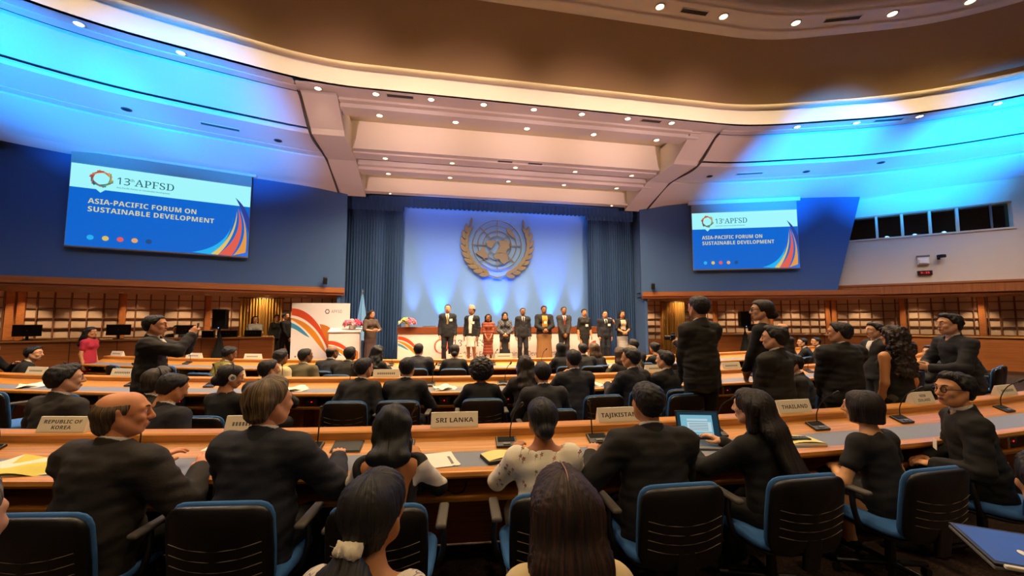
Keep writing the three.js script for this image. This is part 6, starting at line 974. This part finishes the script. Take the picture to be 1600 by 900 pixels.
stand({ label: 'big man in black suit seen from behind beside the curly haired woman', lod: 0, face: 0, h: 1.64, x: 2.07, z: 10.2, yaw: Math.PI + 0.1, hy: 0.5, bulk: 1.25, hair: 'short', hc: HB, skin: TAN, top: suit('#131110'), bottom: pants(BLK), arms: 'low' });
stand({ label: 'woman with long curly brown hair in a black sleeveless top', lod: 0, face: 0, f: 1, h: 1.6, x: 2.63, z: 10.3, yaw: Math.PI, bulk: 1.05, hair: 'curly', hc: '#3a2214', skin: 0xc98a55, top: { color: '#14110f', sleeve: 'none', name: 'top', hem: 0.12 }, bottom: pants('#4a443c'), arms: 'side' });
stand({ label: 'black haired man in navy suit leaning forward with open hands', lod: 0, face: 1, h: 1.74, x: 3.82, z: 10.1, yaw: -HPI - 0.35, lean: 0.15, hair: 'full', hc: '#0f0c0b', skin: FAIR, top: suit('#1f1f26'), bottom: pants(NAVY), arms: 'hold' });
stand({ label: 'slim young man in black suit facing left behind the curly haired woman', face: 1, h: 1.62, x: 4.15, z: 8.93, yaw: -HPI - 0.3, hair: 'full', hc: HB, skin: FAIR, top: suit('#171514'), bottom: pants(BLK), front: 1 });
stand({ label: 'bald man in black suit facing left', face: 1, h: 1.6, x: 4.5, z: 6.95, yaw: -HPI - 0.2, hair: 'balding', hc: '#3a2a1c', skin: 0xc98a5c, top: suit('#1a1817'), bottom: pants(BLK), front: 1 });
{
  const p = stand({ label: 'curly haired photographer in black raising a camera', face: 1, h: 1.56, x: 1.5, z: 8.85, yaw: Math.PI + 0.9, hair: 'wavy', hc: '#14100d', skin: FAIR, top: { color: '#131110', name: 'jacket' }, bottom: pants(BLK), arms: 'phone' });
  const v = p.g.localToWorld(V(0, 1.4, 0.44)); const g = thing('photo_camera', 'black camera held up by the curly haired photographer', 'camera', [v.x, v.y, v.z], p.g.rotation.y); part('body', rbox(0.13, 0.09, 0.06, 0.012), MAT.black, g); part('lens', cyl(0.035, 0.032, 0.09, 16).rotateX(HPI).translate(0, 0, 0.07), MAT.black, g); part('viewfinder', rbox(0.05, 0.03, 0.05, 0.008).translate(0, 0.055, 0), MAT.black, g);
}
stand({ label: 'woman in a pinkish red dress by the left counter', f: 1, h: 1.5, x: -9.3, z: 3.6, yaw: HPI, hy: -0.2, hair: 'wavylong', hc: '#2a1c14', skin: TAN, lod: 2, top: { color: '#b8283c', name: 'dress', sleeve: 'short' }, bottom: { kind: 'skirt', color: '#b8283c', hem: 0.5 } });
{ const [x, z] = wallPt(-1, 4.3, -2.9); person({ lod: 2, label: 'technician in dark suit sitting behind the left counter', sit: true, dy: 0.05, h: 1.72, x, z, y: 0.12, yaw: 0.5, hair: 'full', hc: HB, skin: FAIR, front: 1, top: suit('#1b1918'), bottom: pants(BLK), arms: 'raised' }); chair(x, z, Math.PI + 0.5, 'black office chair of the technician behind the left counter').position.y = 0.12; single('chair_platform', box(1.2, 0.12, 1.2, 0, 0.06, 0), MAT.woodDark, 'low wooden platform under the technician chair', 'platform', [x, 0, z], wallTurn(-1)); }
// ---- beside the stage
const S2 = o => stand({ lod: 2, y: 0.17, ...o });
S2({ label: 'woman in a pale grey sweater with folded arms beside the stage', f: 1, h: 1.62, x: -8.09, z: -1.39, yaw: 0.5, hair: 'wavylong', hc: '#2a1c14', skin: FAIR, bulk: 1.15, top: { color: '#8a8885', name: 'sweater', hem: 0.12 }, bottom: pants('#141212'), arms: 'cross' });
S2({ label: 'man in black striding past the banner', h: 1.74, x: -7.0, z: -0.95, yaw: 1.2, stride: 0.16, hair: 'full', hc: HB, skin: FAIR, top: { color: '#121112', name: 'sweater' }, bottom: pants('#1d1c1e'), arms: 'low' });
S2({ label: 'person in dark clothes half hidden behind the striding man', f: 1, h: 1.68, x: -7.55, z: -1.75, yaw: 0.6, hair: 'bun', hc: HB, skin: FAIR, top: { color: '#181718', name: 'sweater' }, bottom: pants(BLK) });
S2({ label: 'woman in a long black coat with a white collar beside the banner', f: 1, h: 1.66, x: -6.85, z: -1.55, yaw: 0.6, hair: 'lowbun', hc: HB, skin: FAIR, front: 1, top: { kind: 'coat', color: '#121213', hem: 0.5, shirt: '#d8d4cc', name: 'coat' }, bottom: { kind: 'skirt', color: '#121213', hem: 0.3 }, arms: 'clasp' });
// ---- on the stage
const ST = o => stand({ lod: 1, y: 0.37, z: 1.75, yaw: -0.08, front: 1, skin: TAN, ...o });
ST({ label: 'speaker woman in a brown shimmering outfit with wide trousers', f: 1, h: 1.56, x: -3.9, z: 1.75, yaw: 0.6, hy: 0.5, hair: 'wavylong', hc: '#2a1812', bulk: 1.12, front: 0, top: { color: '#4a3a30', name: 'tunic', hem: 0.14, sleeve: 'elbow' }, bottom: { kind: 'skirt', color: '#4b3733', hem: 0.06, flare: 0.15, name: 'wide_trousers' }, arms: 'hold' });
ST({ label: 'man in navy suit with a sand tie beside the stage flowers', h: 1.75, x: -1.77, bulk: 0.98, hair: 'short', hc: HB, skin: 0xc99a70, top: suit('#23242c', { tie: '#8d7a4e', hem: 0.16 }), bottom: pants('#20212a'), badge: [0.1, 0.33], arms: 'side' });
ST({ label: 'man in a pale cap, black jacket and long white tunic', h: 1.68, x: -1.07, bulk: 0.93, yaw: -0.5, hy: -0.25, hair: 'short', hc: HB, skin: BROWN, hat: '#cfa08a', top: suit('#17171c', { open: 1, shirt: '#d9cfc4', hem: 0.12 }), bottom: { kind: 'skirt', color: '#d9cfc4', hem: 0.52, flare: 0.13, name: 'tunic' }, badge: [0.1, 0.3], shoe: '#2a2622', arms: 'side' });
ST({ label: 'woman with long black hair in a dark red woven dress', f: 1, h: 1.46, x: -0.58, hair: 'long', hc: '#0f0b0a', skin: BROWN, lean: 0, top: { color: 'redweave', name: 'dress', sleeve: 'elbow' }, bottom: { kind: 'skirt', color: 'redweave', hem: 0.32, flare: 0.15 }, arms: 'low' });
ST({ label: 'woman in a grey checked jacket and long dark skirt', f: 1, h: 1.52, x: -0.08, hair: 'hijab', hc: '#16161c', top: { kind: 'suit', color: 'greycheck', hem: 0.16, shirt: '#17171f' }, bottom: { kind: 'skirt', color: '#1a1c26', hem: 0.08, flare: 0.16 }, arms: 'clasp' });
ST({ label: 'grey haired man in a charcoal suit in the middle of the stage line', h: 1.66, x: 0.47, bulk: 0.92, hair: 'short', hc: '#3a302a', skin: BROWN, top: suit('#25242a', { hem: 0.16, tie: '#2a2a33', shirt: '#b9b4ae' }), bottom: pants('#24232a'), arms: 'side' });
ST({ label: 'large woman in a black cardigan, gold dress and woven brown wrap', f: 1, h: 1.73, bulk: 1.42, x: 1.13, hair: 'bun', hc: '#120d0b', skin: 0x9a6238, top: { color: '#17151a', name: 'cardigan', inner: '#b5832a' }, bottom: { kind: 'skirt', color: '#8a6238', hem: 0.12, flare: 0.14, name: 'wrap_skirt' }, badge: [0, 0.27, 0.05], arms: 'clasp' });
ST({ label: 'man in a grey brown suit with a red tie and clasped hands', h: 1.7, x: 1.76, bulk: 0.93, hair: 'short', hc: HB, skin: BROWN, top: suit('#3a3434', { tie: '#8a2a1c', hem: 0.16 }), bottom: pants('#363030'), arms: 'low' });
ST({ label: 'woman in a dark satin blouse and black skirt with hair pulled back', f: 1, h: 1.64, x: 2.42, hair: 'bun', hc: HB, top: { color: '#26211f', sleeve: 'elbow', name: 'blouse' }, bottom: { kind: 'skirt', color: '#121114', hem: 0.4, flare: 0.125 }, badge: [0.04, 0.24, 0.03], arms: 'side' });
ST({ label: 'shorter man in a navy suit with a badge near the right curtain', h: 1.58, x: 3.1, bulk: 0.98, hair: 'short', hc: HB, top: suit('#22242e', { tie: '#1d1d26', hem: 0.16 }), bottom: pants('#20222c'), badge: [0.1, 0.3], arms: 'side' });
ST({ label: 'woman in a black jacket and black and white patterned skirt', f: 1, h: 1.58, x: 3.68, bulk: 1.12, hair: 'wavylong', hc: '#1f1410', top: { color: '#141216', name: 'jacket', sleeve: 'elbow', inner: '#b8a890' }, bottom: { kind: 'skirt', color: 'blackwhite', hem: 0.12, flare: 0.16 }, arms: 'clasp' });
// ---- empty chairs
for (const [x, r, turn, lab] of [[-0.35, 23.35, 0.05, 'empty black office chair with blue edge beyond the woman with the bun'], [0.55, 23.45, 0.1, 'empty black office chair at the middle row beside the broad man'], [-6.9, 22.95, -0.2, 'empty office chair at the left end of the middle row'], [-6.05, 23.0, -0.1, 'empty office chair with blue seat behind the left plates of the middle row'], [-7.6, 20.5, -0.3, 'empty office chair at the row closest to the stage, below the woman in red'], [-6.7, 20.4, -0.1, 'empty office chair at the row closest to the stage, behind the photographer'], [3.0, 23.2, 0.1, 'empty office chair behind the curly haired woman'], [2.6, 25.85, -0.3, 'empty office chair beside the man with glasses'], [5.4, 22.9, 0.2, 'blue office chair at the right side of the middle row']]) { const [cx, , cz] = onArc(r, x); chair(cx, cz, arcTurn(r, x) + turn, lab); }
renderer.render(scene, camera);
